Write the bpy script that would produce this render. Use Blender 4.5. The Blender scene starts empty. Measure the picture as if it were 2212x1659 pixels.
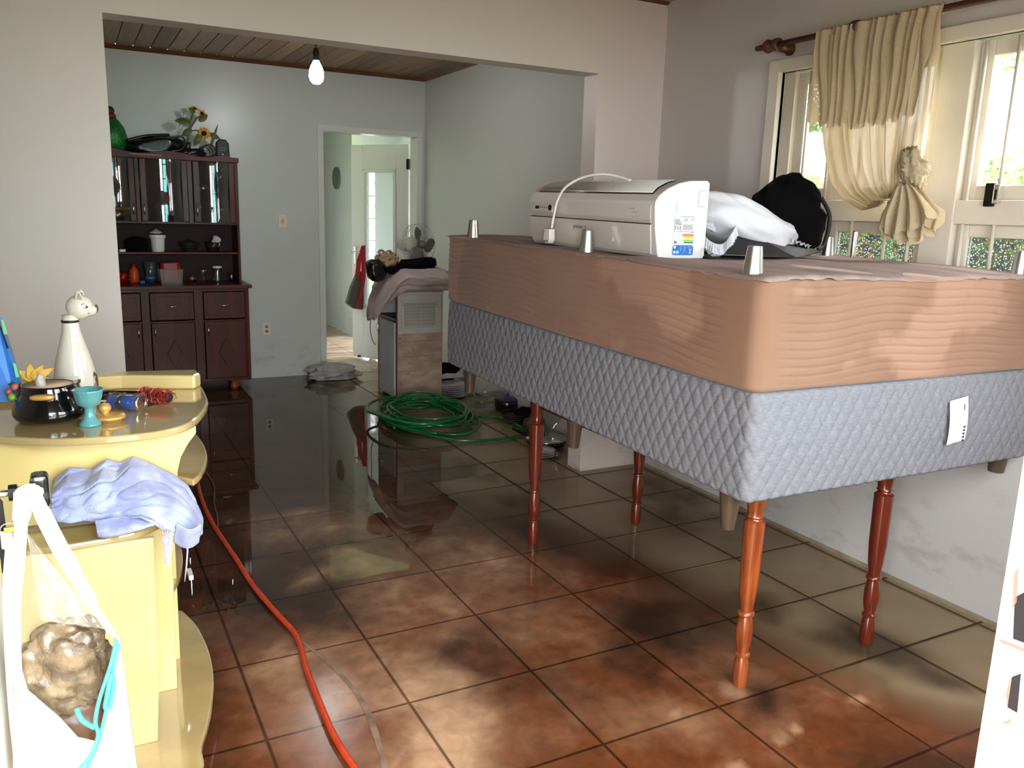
import bpy, math, random
from mathutils import Vector, Matrix, noise
random.seed(7)
sc = bpy.context.scene
COL = sc.collection
PI = math.pi

# ------------------------------------------------------------------ camera, world, light, exposure
R = Matrix(((0.88446, 0.069439, -0.46142), (-0.465719, 0.192654, -0.863707), (0.028919, 0.978807, 0.202734)))
EYE = Vector((0, 0, 1.56))
F, CX, CY = 1791.0, 1106.0, 829.5
cam = bpy.data.cameras.new('camera'); cam.sensor_width = 36; cam.lens = F / 2212 * 36
cam.clip_start = 0.02
camo = bpy.data.objects.new('camera', cam); COL.objects.link(camo)
camo.matrix_world = Matrix.Translation(EYE) @ R.to_4x4()
sc.camera = camo

world = bpy.data.worlds.new('world'); sc.world = world; world.use_nodes = True
wn = world.node_tree.nodes; wl = world.node_tree.links
bg = wn['Background']; bg.inputs[0].default_value = (0.95, 0.97, 1.0, 1); bg.inputs[1].default_value = 9.0

def area(name, loc, size, rot, power, color=(1, 1, 1), portal=False):
    l = bpy.data.lights.new(name, 'AREA'); l.shape = 'RECTANGLE'; l.size, l.size_y = size
    l.energy = power; l.color = color
    if portal: l.cycles.is_portal = True
    o = bpy.data.objects.new(name, l); COL.objects.link(o); o.location = loc; o.rotation_euler = rot
    return o
# portals: guide sky light through the openings (they emit nothing themselves)
area('doorway_portal', (0.17, 0.05, 1.12), (0.98, 2.25), (PI/2, 0, 0), 1, portal=True)
area('side_window_portal', (3.45, 2.1, 1.55), (2.5, 1.6), (0, PI/2, 0), 1, portal=True)
area('front_window_portal', (1.75, 0.05, 1.6), (1.5, 1.3), (PI/2, 0, 0), 1, portal=True)
sun = bpy.data.lights.new('hazy_sun', 'SUN'); sun.energy = 4.0; sun.angle = 0.35; sun.color = (1, 0.97, 0.92)
suno = bpy.data.objects.new('hazy_sun', sun); COL.objects.link(suno); suno.rotation_euler = (math.radians(12), math.radians(20), 0)

sc.view_settings.view_transform = 'Standard'; sc.view_settings.look = 'None'
sc.view_settings.gamma = 1; sc.view_settings.use_curve_mapping = False
sc.view_settings.exposure = 1.1
cy = sc.cycles
cy.use_denoising = True; cy.max_bounces = 8; cy.diffuse_bounces = 5; cy.glossy_bounces = 4
cy.transmission_bounces = 6; cy.transparent_max_bounces = 12; cy.caustics_reflective = False; cy.caustics_refractive = False
cy.sample_clamp_indirect = 6.0

# ------------------------------------------------------------------ measuring helpers (a sight line met with a real plane)
def _ray(px, py): return R @ Vector((px - CX, -(py - CY), -F))
def onz(px, py, z=0.0): d = _ray(px, py); return EYE + d * ((z - EYE.z) / d.z)
def onx(px, py, x): d = _ray(px, py); return EYE + d * (x / d.x)
def ony(px, py, y): d = _ray(px, py); return EYE + d * (y / d.y)

# ------------------------------------------------------------------ mesh builder
class MB:
    def __init__(s): s.v = []; s.f = []; s.m = []; s.k = 0; s.mat = 0
    def add(s, vs, fs, M=None):
        n = len(s.v)
        for p in vs:
            p = Vector(p)
            s.v.append(M @ p if M else p)
        for f in fs: s.f.append([n + i for i in f]); s.m.append(s.mat)
        return s
    def box(s, a, b, M=None):
        x0, y0, z0 = a; x1, y1, z1 = b
        return s.add([(x0,y0,z0),(x1,y0,z0),(x1,y1,z0),(x0,y1,z0),(x0,y0,z1),(x1,y0,z1),(x1,y1,z1),(x0,y1,z1)],
              [(0,3,2,1),(4,5,6,7),(0,1,5,4),(1,2,6,5),(2,3,7,6),(3,0,4,7)], M)
    def prism(s, poly, h0, h1, axis='z', M=None):
        n = len(poly)
        def P(u, v, h): return {'z': (u, v, h), 'y': (u, h, v), 'x': (h, u, v)}[axis]
        vs = [P(u, v, h0) for u, v in poly] + [P(u, v, h1) for u, v in poly]
        fs = [tuple(range(n))[::-1], tuple(range(n, 2*n))] + [(i, (i+1) % n, n+(i+1) % n, n+i) for i in range(n)]
        return s.add(vs, fs, M)
    def lathe(s, prof, c=(0,0,0), seg=24, M=None, wob=None):
        T = Matrix.Translation(c); T = M @ T if M else T
        vs = []; n = len(prof)
        for r, z in prof:
            for i in range(seg):
                a = 2*PI*i/seg; k = wob(a, z) if wob else 1
                vs.append((r*k*math.cos(a), r*k*math.sin(a), z))
        fs = [(j*seg+i, j*seg+(i+1) % seg, (j+1)*seg+(i+1) % seg, (j+1)*seg+i) for j in range(n-1) for i in range(seg)]
        if prof[0][0] > 1e-5: fs.append(tuple(range(seg))[::-1])
        if prof[-1][0] > 1e-5: fs.append(tuple(range((n-1)*seg, n*seg)))
        return s.add(vs, fs, T)
    def tube(s, pts, r, seg=8, closed=False, caps=True):
        pts = [Vector(p) for p in pts]; n = len(pts)
        rs = r if isinstance(r, (list, tuple)) else [r]*n
        vs = []; up = None
        for i in range(n):
            t = (pts[(i+1) % n] - pts[i-1]) if closed else (pts[min(i+1, n-1)] - pts[max(i-1, 0)])
            if t.length < 1e-9: t = Vector((0,0,1))
            t.normalize()
            if up is None: up = t.orthogonal().normalized()
            up = (up - t*up.dot(t)); up = up.normalized() if up.length > 1e-6 else t.orthogonal().normalized()
            w = t.cross(up)
            for k in range(seg):
                a = 2*PI*k/seg; vs.append(pts[i] + (up*math.cos(a) + w*math.sin(a))*rs[i])
        m = n if closed else n-1
        fs = [(i*seg+k, i*seg+(k+1) % seg, ((i+1) % n)*seg+(k+1) % seg, ((i+1) % n)*seg+k) for i in range(m) for k in range(seg)]
        if not closed and caps: fs += [tuple(range(seg))[::-1], tuple(range((n-1)*seg, n*seg))]
        return s.add(vs, fs)
    def ribbon(s, pts, w, side, th=0.0):
        side = Vector(side).normalized(); n = len(pts); vs = []
        ws = w if isinstance(w, (list, tuple)) else [w]*n
        for p, q in zip(pts, ws): p = Vector(p); vs += [p - side*q/2, p + side*q/2]
        return s.add(vs, [(2*i, 2*i+1, 2*i+3, 2*i+2) for i in range(n-1)])
    def blob(s, c, r, seed=0, amp=0.15, freq=1.6, nu=36, nv=20, M=None, p=1.0, flat=None, fold=0.0, ff=8.0):
        T = Matrix.Translation(c); T = T @ M if M else T
        vs = []
        for j in range(nv+1):
            th = PI*j/nv
            for i in range(nu):
                a = 2*PI*i/nu
                d = Vector((math.sin(th)*math.cos(a), math.sin(th)*math.sin(a), math.cos(th)))
                e = Vector([math.copysign(abs(q)**p, q) for q in d])
                k = 1 + amp*noise.noise(d*freq + Vector((seed*7.1, seed*3.3, 0)))
                k += amp*0.4*noise.noise(d*freq*2.7 + Vector((0, seed*5.3, seed)))
                if fold: 
                    q = noise.noise(d*1.3+Vector((seed, 0, 0)))
                    k += fold*(abs(math.sin(ff*(d.x*0.8+d.y*0.5+q*0.9+seed)))-0.5)
                q = Vector((e.x*r[0]*k, e.y*r[1]*k, e.z*r[2]*k))
                if flat is not None and q.z < flat: q.z = flat + (q.z-flat)*0.04
                vs.append(q)
        fs = [(j*nu+i, (j+1)*nu+i, (j+1)*nu+(i+1) % nu, j*nu+(i+1) % nu) for j in range(nv) for i in range(nu)]
        return s.add(vs, fs, T)
    def grid(s, fn, nu, nv, closeu=False):
        vs = [fn(i/nu, j/nv) for j in range(nv+1) for i in range(nu+(0 if closeu else 1))]
        w = nu if closeu else nu+1
        fs = [(j*w+i, j*w+(i+1) % w, (j+1)*w+(i+1) % w, (j+1)*w+i) for j in range(nv) for i in range(nu)]
        return s.add(vs, fs)
    def clamp(s, fn):
        s.v = [fn(v) for v in s.v]; return s
    def build(s, name, mat, parent=None, world=True, smooth=False, bevel=0, solid=0, sub=0, label=None, cat=None, group=None, kind=None, loc=None, auto=None):
        me = bpy.data.meshes.new(name)
        o = bpy.data.objects.new(name, me); COL.objects.link(o)
        vs = s.v
        if parent is not None:
            o.parent = parent
            if world:
                Mi = wm(parent).inverted(); vs = [Mi @ v for v in vs]
        elif world and s.v and kind != 'structure':
            xs = [v.x for v in vs]; ys = [v.y for v in vs]; zs = [v.z for v in vs]
            if loc is None: loc = ((min(xs)+max(xs))/2, (min(ys)+max(ys))/2, min(zs))
            L = Vector(loc); vs = [v - L for v in vs]; o.location = L
        me.from_pydata([tuple(v) for v in vs], [], s.f)
        mats = mat if isinstance(mat, (list, tuple)) else [mat]
        for m in mats: me.materials.append(m)
        if len(mats) > 1: me.polygons.foreach_set('material_index', s.m)
        if smooth: me.polygons.foreach_set('use_smooth', [True]*len(me.polygons))
        me.update()
        if bevel:
            b = o.modifiers.new('bevel', 'BEVEL'); b.width = bevel; b.segments = 2; b.limit_method = 'ANGLE'; b.angle_limit = 0.6
        if solid:
            b = o.modifiers.new('thickness', 'SOLIDIFY'); b.thickness = solid; b.offset = 0
        if sub:
            b = o.modifiers.new('smooth', 'SUBSURF'); b.levels = sub; b.render_levels = sub
        if auto is not None:
            me.polygons.foreach_set('use_smooth', [True]*len(me.polygons))
            try: me.set_sharp_from_angle(angle=auto)
            except Exception: pass
        tag(o, label, cat, group, kind)
        return o

def wm(o):
    M = Matrix.Translation(o.location) @ o.rotation_euler.to_matrix().to_4x4()
    return wm(o.parent) @ M if o.parent else M
def tag(o, label=None, cat=None, group=None, kind=None):
    if label: o['label'] = label
    if cat: o['category'] = cat
    if group: o['group'] = group
    if kind: o['kind'] = kind
    return o
def thing(name, label, cat, loc=(0,0,0), rot=(0,0,0), group=None, kind=None):
    o = bpy.data.objects.new(name, None); COL.objects.link(o); o.empty_display_size = 0.1
    o.location = loc; o.rotation_euler = rot
    return tag(o, label, cat, group, kind)
def dup(o, loc=None, label=None, parent=None, rotz=None):
    c = o.copy(); COL.objects.link(c)
    if parent is not None: c.parent = parent
    if loc is not None: c.location = loc
    if rotz is not None: c.rotation_euler = (0, 0, rotz)
    if label: c['label'] = label
    for ch in [q for q in bpy.data.objects if q.parent == o]: dup(ch, parent=c)
    return c

def rbox(mb, a, b, r=0.01, M=None, seg=3):
    """box with rounded vertical edges (in its local z)"""
    x0, y0, z0 = a; x1, y1, z1 = b; poly = []
    for cx, cy_, a0 in ((x1-r, y1-r, 0), (x0+r, y1-r, PI/2), (x0+r, y0+r, PI), (x1-r, y0+r, 1.5*PI)):
        for k in range(seg+1):
            t = a0 + PI/2*k/seg; poly.append((cx+r*math.cos(t), cy_+r*math.sin(t)))
    return mb.prism(poly, z0, z1, 'z', M)
def spline(pts, n=8, closed=False):
    P = [Vector(p) for p in pts]; out = []; m = len(P)
    rng = range(m) if closed else range(m-1)
    for i in rng:
        if closed: a, b, c, d = P[i-1], P[i], P[(i+1) % m], P[(i+2) % m]
        else: a, b, c, d = P[max(i-1, 0)], P[i], P[i+1], P[min(i+2, m-1)]
        for k in range(n):
            t = k/n
            out.append(0.5*((2*b) + (c-a)*t + (2*a-5*b+4*c-d)*t*t + (3*b-a-3*c+d)*t**3))
    if not closed: out.append(P[-1])
    return out

# ------------------------------------------------------------------ materials
def srgb(r, g, b):
    f = lambda c: (c/255/12.92) if c/255 <= 0.04045 else ((c/255+0.055)/1.055)**2.4
    return (f(r), f(g), f(b), 1)
def mat(name, c1, rough=0.5, metal=0.0, c2=None, scale=6.0, detail=4, stretch=(1,1,1), bump=0.0, bscale=60, coat=0.0,
        trans=0.0, alpha=1.0, spec=0.5, emit=None, estr=0, ior=1.45, rr=None, lo=0.35, hi=0.65, sheen=0, c3=None, s3=2.0, lo3=0.55, hi3=0.7):
    m = bpy.data.materials.new(name); m.use_nodes = True
    nt = m.node_tree; N = nt.nodes; Lk = nt.links; p = N['Principled BSDF']
    p.inputs['Base Color'].default_value = c1; p.inputs['Roughness'].default_value = rough
    p.inputs['Metallic'].default_value = metal; p.inputs['Specular IOR Level'].default_value = spec
    p.inputs['Coat Weight'].default_value = coat; p.inputs['Coat Roughness'].default_value = 0.08
    p.inputs['Transmission Weight'].default_value = trans; p.inputs['Alpha'].default_value = alpha; p.inputs['IOR'].default_value = ior
    if sheen: p.inputs['Sheen Weight'].default_value = sheen
    if emit: p.inputs['Emission Color'].default_value = emit; p.inputs['Emission Strength'].default_value = estr
    if c2 or bump or rr or c3:
        tc = N.new('ShaderNodeTexCoord'); mp = N.new('ShaderNodeMapping'); mp.inputs['Scale'].default_value = stretch
        Lk.new(tc.outputs['Object'], mp.inputs[0])
    if c2:
        nz = N.new('ShaderNodeTexNoise'); nz.inputs['Scale'].default_value = scale; nz.inputs['Detail'].default_value = detail
        Lk.new(mp.outputs[0], nz.inputs['Vector'])
        r = N.new('ShaderNodeValToRGB'); r.color_ramp.elements[0].position = lo; r.color_ramp.elements[1].position = hi
        r.color_ramp.elements[0].color = c1; r.color_ramp.elements[1].color = c2
        Lk.new(nz.outputs[0], r.inputs[0]); out = r.outputs[0]
        if c3:
            n3 = N.new('ShaderNodeTexNoise'); n3.inputs['Scale'].default_value = s3; n3.inputs['Detail'].default_value = 7
            Lk.new(tc.outputs['Object'], n3.inputs['Vector'])
            r3 = N.new('ShaderNodeValToRGB'); r3.color_ramp.elements[0].position = lo3; r3.color_ramp.elements[1].position = hi3
            Lk.new(n3.outputs[0], r3.inputs[0])
            mx = N.new('ShaderNodeMix'); mx.data_type = 'RGBA'; Lk.new(r3.outputs[0], mx.inputs[0])
            Lk.new(out, mx.inputs[6]); mx.inputs[7].default_value = c3; out = mx.outputs[2]
        Lk.new(out, p.inputs['Base Color'])
    if bump:
        nb = N.new('ShaderNodeTexNoise'); nb.inputs['Scale'].default_value = bscale; nb.inputs['Detail'].default_value = 5
        Lk.new(mp.outputs[0], nb.inputs['Vector'])
        b = N.new('ShaderNodeBump'); b.inputs['Strength'].default_value = bump; b.inputs['Distance'].default_value = 0.004
        Lk.new(nb.outputs[0], b.inputs['Height']); Lk.new(b.outputs[0], p.inputs['Normal'])
    return m

def wall_mat(name, c, stain, zmax=0.45, rough=0.45, bump=0.12, sheen_amt=0.5):
    """painted plaster with a muddy tide mark: noise-edged dirt low down"""
    m = bpy.data.materials.new(name); m.use_nodes = True; nt = m.node_tree; N = nt.nodes; Lk = nt.links; p = N['Principled BSDF']
    p.inputs['Roughness'].default_value = rough; p.inputs['Specular IOR Level'].default_value = sheen_amt
    g = N.new('ShaderNodeNewGeometry'); sx = N.new('ShaderNodeSeparateXYZ'); Lk.new(g.outputs['Position'], sx.inputs[0])
    mp = N.new('ShaderNodeMapping'); mp.inputs['Scale'].default_value = (2.2, 2.2, 5.0); Lk.new(g.outputs['Position'], mp.inputs[0])
    n1 = N.new('ShaderNodeTexNoise'); n1.inputs['Scale'].default_value = 1.6; n1.inputs['Detail'].default_value = 8; n1.inputs['Roughness'].default_value = 0.65
    Lk.new(mp.outputs[0], n1.inputs['Vector'])
    mr = N.new('ShaderNodeMapRange'); mr.inputs[1].default_value = 0.0; mr.inputs[2].default_value = zmax; mr.inputs[3].default_value = 0.55; mr.inputs[4].default_value = 0.0
    Lk.new(sx.outputs[2], mr.inputs[0])
    r = N.new('ShaderNodeMapRange'); r.inputs[1].default_value = 0.52; r.inputs[2].default_value = 0.72; Lk.new(n1.outputs[0], r.inputs[0])
    mu = N.new('ShaderNodeMath'); mu.operation = 'MULTIPLY'; Lk.new(mr.outputs[0], mu.inputs[0]); Lk.new(r.outputs[0], mu.inputs[1])
    mx = N.new('ShaderNodeMix'); mx.data_type = 'RGBA'; mx.inputs[6].default_value = c; mx.inputs[7].default_value = stain
    Lk.new(mu.outputs[0], mx.inputs[0]); Lk.new(mx.outputs[2], p.inputs['Base Color'])
    nb = N.new('ShaderNodeTexNoise'); nb.inputs['Scale'].default_value = 55; nb.inputs['Detail'].default_value = 3; Lk.new(g.outputs['Position'], nb.inputs['Vector'])
    b = N.new('ShaderNodeBump'); b.inputs['Strength'].default_value = bump; b.inputs['Distance'].default_value = 0.004
    Lk.new(nb.outputs[0], b.inputs['Height']); Lk.new(b.outputs[0], p.inputs['Normal'])
    return m

MUD = srgb(120, 95, 75)
W_front = wall_mat('paint_living', srgb(222, 211, 203), MUD)
W_side = wall_mat('paint_window_wall', srgb(205, 203, 200), MUD, zmax=0.7)
W_back = wall_mat('paint_kitchen', srgb(199, 203, 197), MUD, rough=0.3)
W_hall = wall_mat('paint_hall', srgb(214, 219, 220), MUD)
white_paint = mat('white_gloss_paint', srgb(232, 230, 224), 0.3, c2=srgb(222, 218, 208), scale=3)
frame_paint = mat('cream_window_paint', srgb(226, 220, 206), 0.35, c2=srgb(216, 208, 192), scale=4)
door_paint = mat('door_paint', srgb(214, 216, 210), 0.3)
plank_mats = [mat('ceiling_wood_%s' % n, srgb(*c), 0.4, c2=srgb(*d), scale=3, stretch=(14, 0.8, 14), bump=0.1) for n, c, d in
              (('dark', (132, 96, 60), (112, 80, 50)), ('mid', (156, 118, 76), (134, 98, 62)), ('pale', (176, 140, 96), (152, 116, 76)))]
wood_trim = mat('cornice_wood', srgb(112, 70, 38), 0.4, c2=srgb(88, 54, 30), scale=4, stretch=(2, 2, 10))
grout = mat('muddy_grout', srgb(62, 48, 38), 0.6)
tile_dry = mat('beige_ceramic_tile', srgb(182, 168, 140), 0.2, c2=srgb(164, 148, 122), scale=2.2, detail=6, coat=0.5, bump=0.02, bscale=18)
tile_hall = mat('hall_muddy_tile', srgb(150, 120, 100), 0.12, c2=srgb(196, 176, 158), scale=3.2, detail=8, stretch=(1, 3, 1))
mahog = mat('cherry_varnish', srgb(88, 28, 16), 0.4, c2=srgb(60, 18, 10), scale=5, stretch=(1.5, 1.5, 0.25), coat=0.12, spec=.35)
mahog_front = mat('cherry_panel', srgb(84, 26, 14), 0.42, c2=srgb(62, 18, 10), scale=4, stretch=(3, 1, 0.4), coat=0.08, spec=.35)
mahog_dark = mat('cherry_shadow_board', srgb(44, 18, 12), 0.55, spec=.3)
chrome = mat('chrome', srgb(225, 222, 215), 0.12, 1.0)
steel = mat('brushed_steel', srgb(190, 188, 182), 0.28, 1.0)
black_plastic = mat('black_plastic', srgb(11, 11, 12), 0.4, spec=.3)
black_cloth = mat('black_cloth', srgb(9, 9, 10), 0.95, bump=0.3, bscale=150, spec=0.15)
white_plastic = mat('white_plastic', srgb(236, 234, 228), 0.28)
cream_plastic = mat('cream_plastic', srgb(226, 218, 196), 0.4)
grey_plastic = mat('grey_plastic', srgb(120, 122, 124), 0.4)
glass = mat('clear_glass', (1, 1, 1, 1), 0.02, trans=1.0, ior=1.3)

def thin_glass(name, tint=(1,1,1,1), fr=0.06, rough=0.0, milk=0.0, milkc=(0.9,0.9,0.9,1), bump=0.0, bs=60, dots=0):
    m = bpy.data.materials.new(name); m.use_nodes = True; nt = m.node_tree; N = nt.nodes; Lk = nt.links
    N.remove(N['Principled BSDF']); o = N['Material Output']
    t = N.new('ShaderNodeBsdfTransparent'); t.inputs[0].default_value = tint
    g = N.new('ShaderNodeBsdfGlossy'); g.inputs[0].default_value = (1,1,1,1); g.inputs[1].default_value = rough
    fz = N.new('ShaderNodeFresnel'); gq = N.new('ShaderNodeNewGeometry'); iq = N.new('ShaderNodeMapRange')
    iq.inputs[3].default_value = 1.5; iq.inputs[4].default_value = 1/1.5; Lk.new(gq.outputs['Backfacing'], iq.inputs[0]); Lk.new(iq.outputs[0], fz.inputs[0])
    mx = N.new('ShaderNodeMixShader'); a = N.new('ShaderNodeMath'); a.operation = 'MAXIMUM'; a.inputs[1].default_value = fr
    Lk.new(fz.outputs[0], a.inputs[0]); Lk.new(a.outputs[0], mx.inputs[0])
    base = t.outputs[0]
    if milk:
        d = N.new('ShaderNodeBsdfTranslucent'); d.inputs[0].default_value = milkc
        d2 = N.new('ShaderNodeBsdfDiffuse'); d2.inputs[0].default_value = milkc
        m0 = N.new('ShaderNodeMixShader'); m0.inputs[0].default_value = 0.5; Lk.new(d.outputs[0], m0.inputs[1]); Lk.new(d2.outputs[0], m0.inputs[2])
        m1 = N.new('ShaderNodeMixShader'); m1.inputs[0].default_value = milk
        Lk.new(base, m1.inputs[1]); Lk.new(m0.outputs[0], m1.inputs[2]); base = m1.outputs[0]
        if dots:   # pale spots painted in for the sparkle of textured glass
            tcd = N.new('ShaderNodeTexCoord'); vd = N.new('ShaderNodeTexVoronoi'); vd.inputs['Scale'].default_value = dots; Lk.new(tcd.outputs['Object'], vd.inputs['Vector'])
            rd_ = N.new('ShaderNodeMapRange'); rd_.inputs[1].default_value = .14; rd_.inputs[2].default_value = .30; rd_.inputs[3].default_value = .9; rd_.inputs[4].default_value = milk; Lk.new(vd.outputs['Distance'], rd_.inputs[0]); Lk.new(rd_.outputs[0], m1.inputs[0])
    Lk.new(base, mx.inputs[1]); Lk.new(g.outputs[0], mx.inputs[2]); Lk.new(mx.outputs[0], o.inputs[0])
    if bump:
        tc = N.new('ShaderNodeTexCoord'); nb = N.new('ShaderNodeTexNoise'); nb.inputs['Scale'].default_value = bs; Lk.new(tc.outputs['Object'], nb.inputs['Vector'])
        b = N.new('ShaderNodeBump'); b.inputs['Strength'].default_value = bump; b.inputs['Distance'].default_value = 0.01
        Lk.new(nb.outputs[0], b.inputs['Height']); Lk.new(b.outputs[0], g.inputs['Normal'])
    return m
pane_glass = thin_glass('window_pane', fr=0.05)
cab_glass = thin_glass('cabinet_pane', tint=(0.72,0.72,0.72,1), fr=0.16)
jar_glass = thin_glass('jar_glass', tint=(0.86,0.88,0.88,1), fr=0.14, rough=0.05)
tub_plastic = thin_glass('tub_plastic', tint=(0.85,0.8,0.8,1), fr=0.05, rough=0.15, milk=0.08)
frosted = thin_glass('frosted_pane', fr=0.1, rough=0.15, milk=0.5, milkc=(0.6,0.63,0.65,1), tint=(0.8,0.83,0.85,1))
textured_glass = thin_glass('textured_pane', tint=(.34,.36,.36,1), fr=0.08, rough=0.05, milk=0.015, bump=1.0, bs=160, dots=95)  # grey tint also darkens the hedge behind, part of its painted shade

# ------------------------------------------------------------------ room shell
XW, YD0, YD1, YB, ZC = 3.17, 4.15, 4.295, 7.70, 2.778
XL = -1.6; Y0, Y1n = 0.2, 0.36
def S(name, mb, m, bevel=0, parent=None, **k): return mb.build(name, m, parent, smooth=False, bevel=bevel, kind=None if parent else 'structure', **k)

fl = S('floor', MB().box((XL, -0.6, -0.12), (4.8, 13.2, -0.012)), grout)
tile_me = None
def tile(x0, x1, y0, y1, m, par, z=-0.004):
    o = MB().box((x0+.0035, y0+.0035, -0.013), (x1-.0035, y1-.0035, z+random.uniform(-.0006, .0006))).build('tile', m, par, bevel=0.0015)
    return o
xs = [0.42+.45*k for k in range(-4, 7)]; ys = [1.819+.4495*k for k in range(-4, 14)]
for i in range(len(xs)-1):
    for j in range(len(ys)-1): tile(xs[i], xs[i+1], ys[j], ys[j+1], tile_dry, fl)
for j in range(len(ys)-1): tile(xs[-1], XW+.0035, ys[j], ys[j+1], tile_dry, fl)
for i in range(5, 10):
    for j in range(9): tile(xs[i], xs[i+1], ys[-1]+.45*j, ys[-1]+.45*(j+1), tile_hall, fl)

S('wall_divider', MB().box((XL, YD0, -0.01), (0.194, YD1, ZC)).box((0.194, YD0, 2.340), (2.712, YD1, ZC)).box((2.712, YD0, -0.01), (XW+.05, YD1, ZC)), W_front)
DX0, DX1, DZ = 2.09, 3.01, 2.24   # kitchen doorway
S('wall_back', MB().box((XL, YB, -0.01), (DX0, YB+.14, ZC)).box((DX0, YB, DZ), (DX1, YB+.14, ZC)).box((DX1, YB, -0.01), (3.3, YB+.14, ZC)), W_back)
S('wall_right_kitchen', MB().box((3.085, YD1, -0.01), (3.25, YB, ZC)), W_back)
S('wall_left', MB().box((XL-.15, Y0, -0.01), (XL, YB+.1, ZC)), W_front)
# near wall with the entrance doorway and a front window (both behind the camera's view)
EX0, EX1, EZ = -0.30, 0.645, 2.15
S('wall_entrance', MB().box((XL, Y0, -0.01), (EX0, Y1n, ZC)).box((EX0, Y0, EZ), (EX1, Y1n, ZC)).box((EX1, Y0, -0.01), (1.05, Y1n, ZC))
  .box((1.05, Y0, -0.01), (2.45, Y1n, 0.95)).box((1.05, Y0, 2.2), (2.45, Y1n, ZC)).box((2.45, Y0, -0.01), (XW+.15, Y1n, ZC)), W_front)
# window wall
WY0, WY1, WZ0, WZ1 = 0.75, 3.20, 1.12, 2.27
S('wall_window', MB().box((XW, Y0, -0.01), (XW+.16, WY0, ZC)).box((XW, WY1, -0.01), (XW+.16, YD1, ZC)).box((XW, WY0, -0.01), (XW+.16, WY1, WZ0)).box((XW, WY0, WZ1), (XW+.16, WY1, ZC)), W_side)
# ceilings
cl = S('ceiling', MB().box((XL, Y0, ZC+.014), (XW+.16, YB+.14, ZC+.08)), plank_mats[0])
x = XL
k = 0
while x < 3.16:
    pm = plank_mats[random.choice((0, 1, 1, 2))]
    MB().box((x+.0025, YD1, ZC-.004), (x+.124, YB, ZC+.015)).build('plank', pm, cl, bevel=0.003)
    MB().box((x+.0025, Y1n, ZC-.004), (x+.124, YD0, ZC+.015)).build('plank', pm, cl, bevel=0.003)
    x += .1275
S('trim_1', MB().prism([(YB, ZC-.035), (YB, ZC-.004), (YB-.035, ZC-.004)], XL, 3.085, 'x'), wood_trim)
S('trim_2', MB().prism([(3.085, ZC-.035), (3.085, ZC-.004), (3.05, ZC-.004)], YD1, YB, 'y'), wood_trim)
S('trim_3', MB().prism([(YD0, ZC-.02), (YD0, ZC-.004), (YD0-.02, ZC-.004)], XL, XW, 'x'), wood_trim)
# hall behind the kitchen
S('wall_hall_partition', MB().box((3.045, 9.90, -0.01), (3.16, 13.0, ZC)), W_hall)
S('wall_hall_far', MB().box((1.5, 13.0, -0.01), (4.15, 13.12, ZC)).box((4.40, 13.0, -0.01), (5.4, 13.12, ZC)).box((4.15, 13.0, 2.15), (4.40, 13.12, ZC)), W_hall)
S('wall_hall_left', MB().box((1.75, YB+.14, -0.01), (1.9, 13.0, ZC)), W_hall)
S('wall_hall_right', MB().box((4.75, YB+.14, -0.01), (4.9, 8.3, ZC)).box((4.75, 8.3, -0.01), (4.9, 11.3, 0.5)).box((4.75, 8.3, 2.4), (4.9, 11.3, ZC)).box((4.75, 11.3, -0.01), (4.9, 13.0, ZC)), W_hall)  # unseen side opening, enlarged to bring more light into the hall
S('wall_hall_near', MB().box((3.3, YB, -0.01), (4.9, YB+.14, ZC)), W_hall)
S('ceiling_hall', MB().box((1.7, YB+.1, ZC), (4.9, 13.1, ZC+.06)), white_paint)
area('hall_window_portal', (4.93, 9.8, 1.45), (3.0, 1.9), (0, PI/2, 0), 1, portal=True)

# baseboard tiles
baseb = mat('baseboard_tile', srgb(168, 158, 138), 0.25, c2=srgb(140, 128, 106), scale=7)
S('baseboard_right', MB().box((XW-.006, Y1n, -0.005), (XW+.01, YD0, 0.012)), baseb)
# door frame of the kitchen doorway
df = thing('door_1', None, None, (DX0, YB, 0), kind='structure')
MB().box((DX0-.045, YB-.02, 0), (DX0+.010, YB+.16, DZ-.010)).build('frame_post', door_paint, df, bevel=.004)
MB().box((DX1-.010, YB-.02, 0), (DX1+.05, YB+.16, DZ-.010)).build('frame_post', door_paint, df, bevel=.004)
MB().box((DX0-.045, YB-.02, DZ-.010), (DX1+.05, YB+.16, DZ+.045)).build('frame_head', door_paint, df, bevel=.004)
# open door leaf with a tall glass light
leaf = thing('door_leaf', 'white door with tall frosted glass panel standing open behind the kitchen doorway', 'door', (3.004, YB+.185, 0.01), (0, 0, 0))
ang = math.atan2(8.42-(YB+.185), 2.66-3.004)
leaf.rotation_euler = (0, 0, ang)
LW = 0.72; DH = 2.17
def lb(n, a, b, m, bv=.004, par=None, **k): return MB().box(a, b).build(n, m, par or leaf, world=False, bevel=bv, **k)
lb('stile', (0, -.02, 0), (.15, .02, DH), door_paint); lb('stile', (LW-.15, -.02, 0), (LW, .02, DH), door_paint)
lb('rail', (.15, -.02, DH-.24), (LW-.15, .02, DH), door_paint); lb('rail', (.15, -.02, 0), (LW-.15, .02, .55), door_paint)
pf = MB()
for a, b in (((.15,-.03,.55),(.18,.03,DH-.24)), ((LW-.18,-.03,.55),(LW-.15,.03,DH-.24)), ((.15,-.03,DH-.27),(LW-.15,.03,DH-.24)), ((.15,-.03,.55),(LW-.15,.03,.58))): pf.box(a, b)
pf.build('glazing_bead', door_paint, leaf, world=False, bevel=.003)
lb('glass_pane', (.17, -.004, .57), (LW-.17, .004, DH-.26), frosted, 0)
lb('hinge', (-.012, -.026, 1.93), (.018, .03, 2.03), black_plastic, .002)
hd = lb('handle_plate', (LW-.06, .02, .98), (LW-.03, .028, 1.16), chrome, .002)
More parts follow.
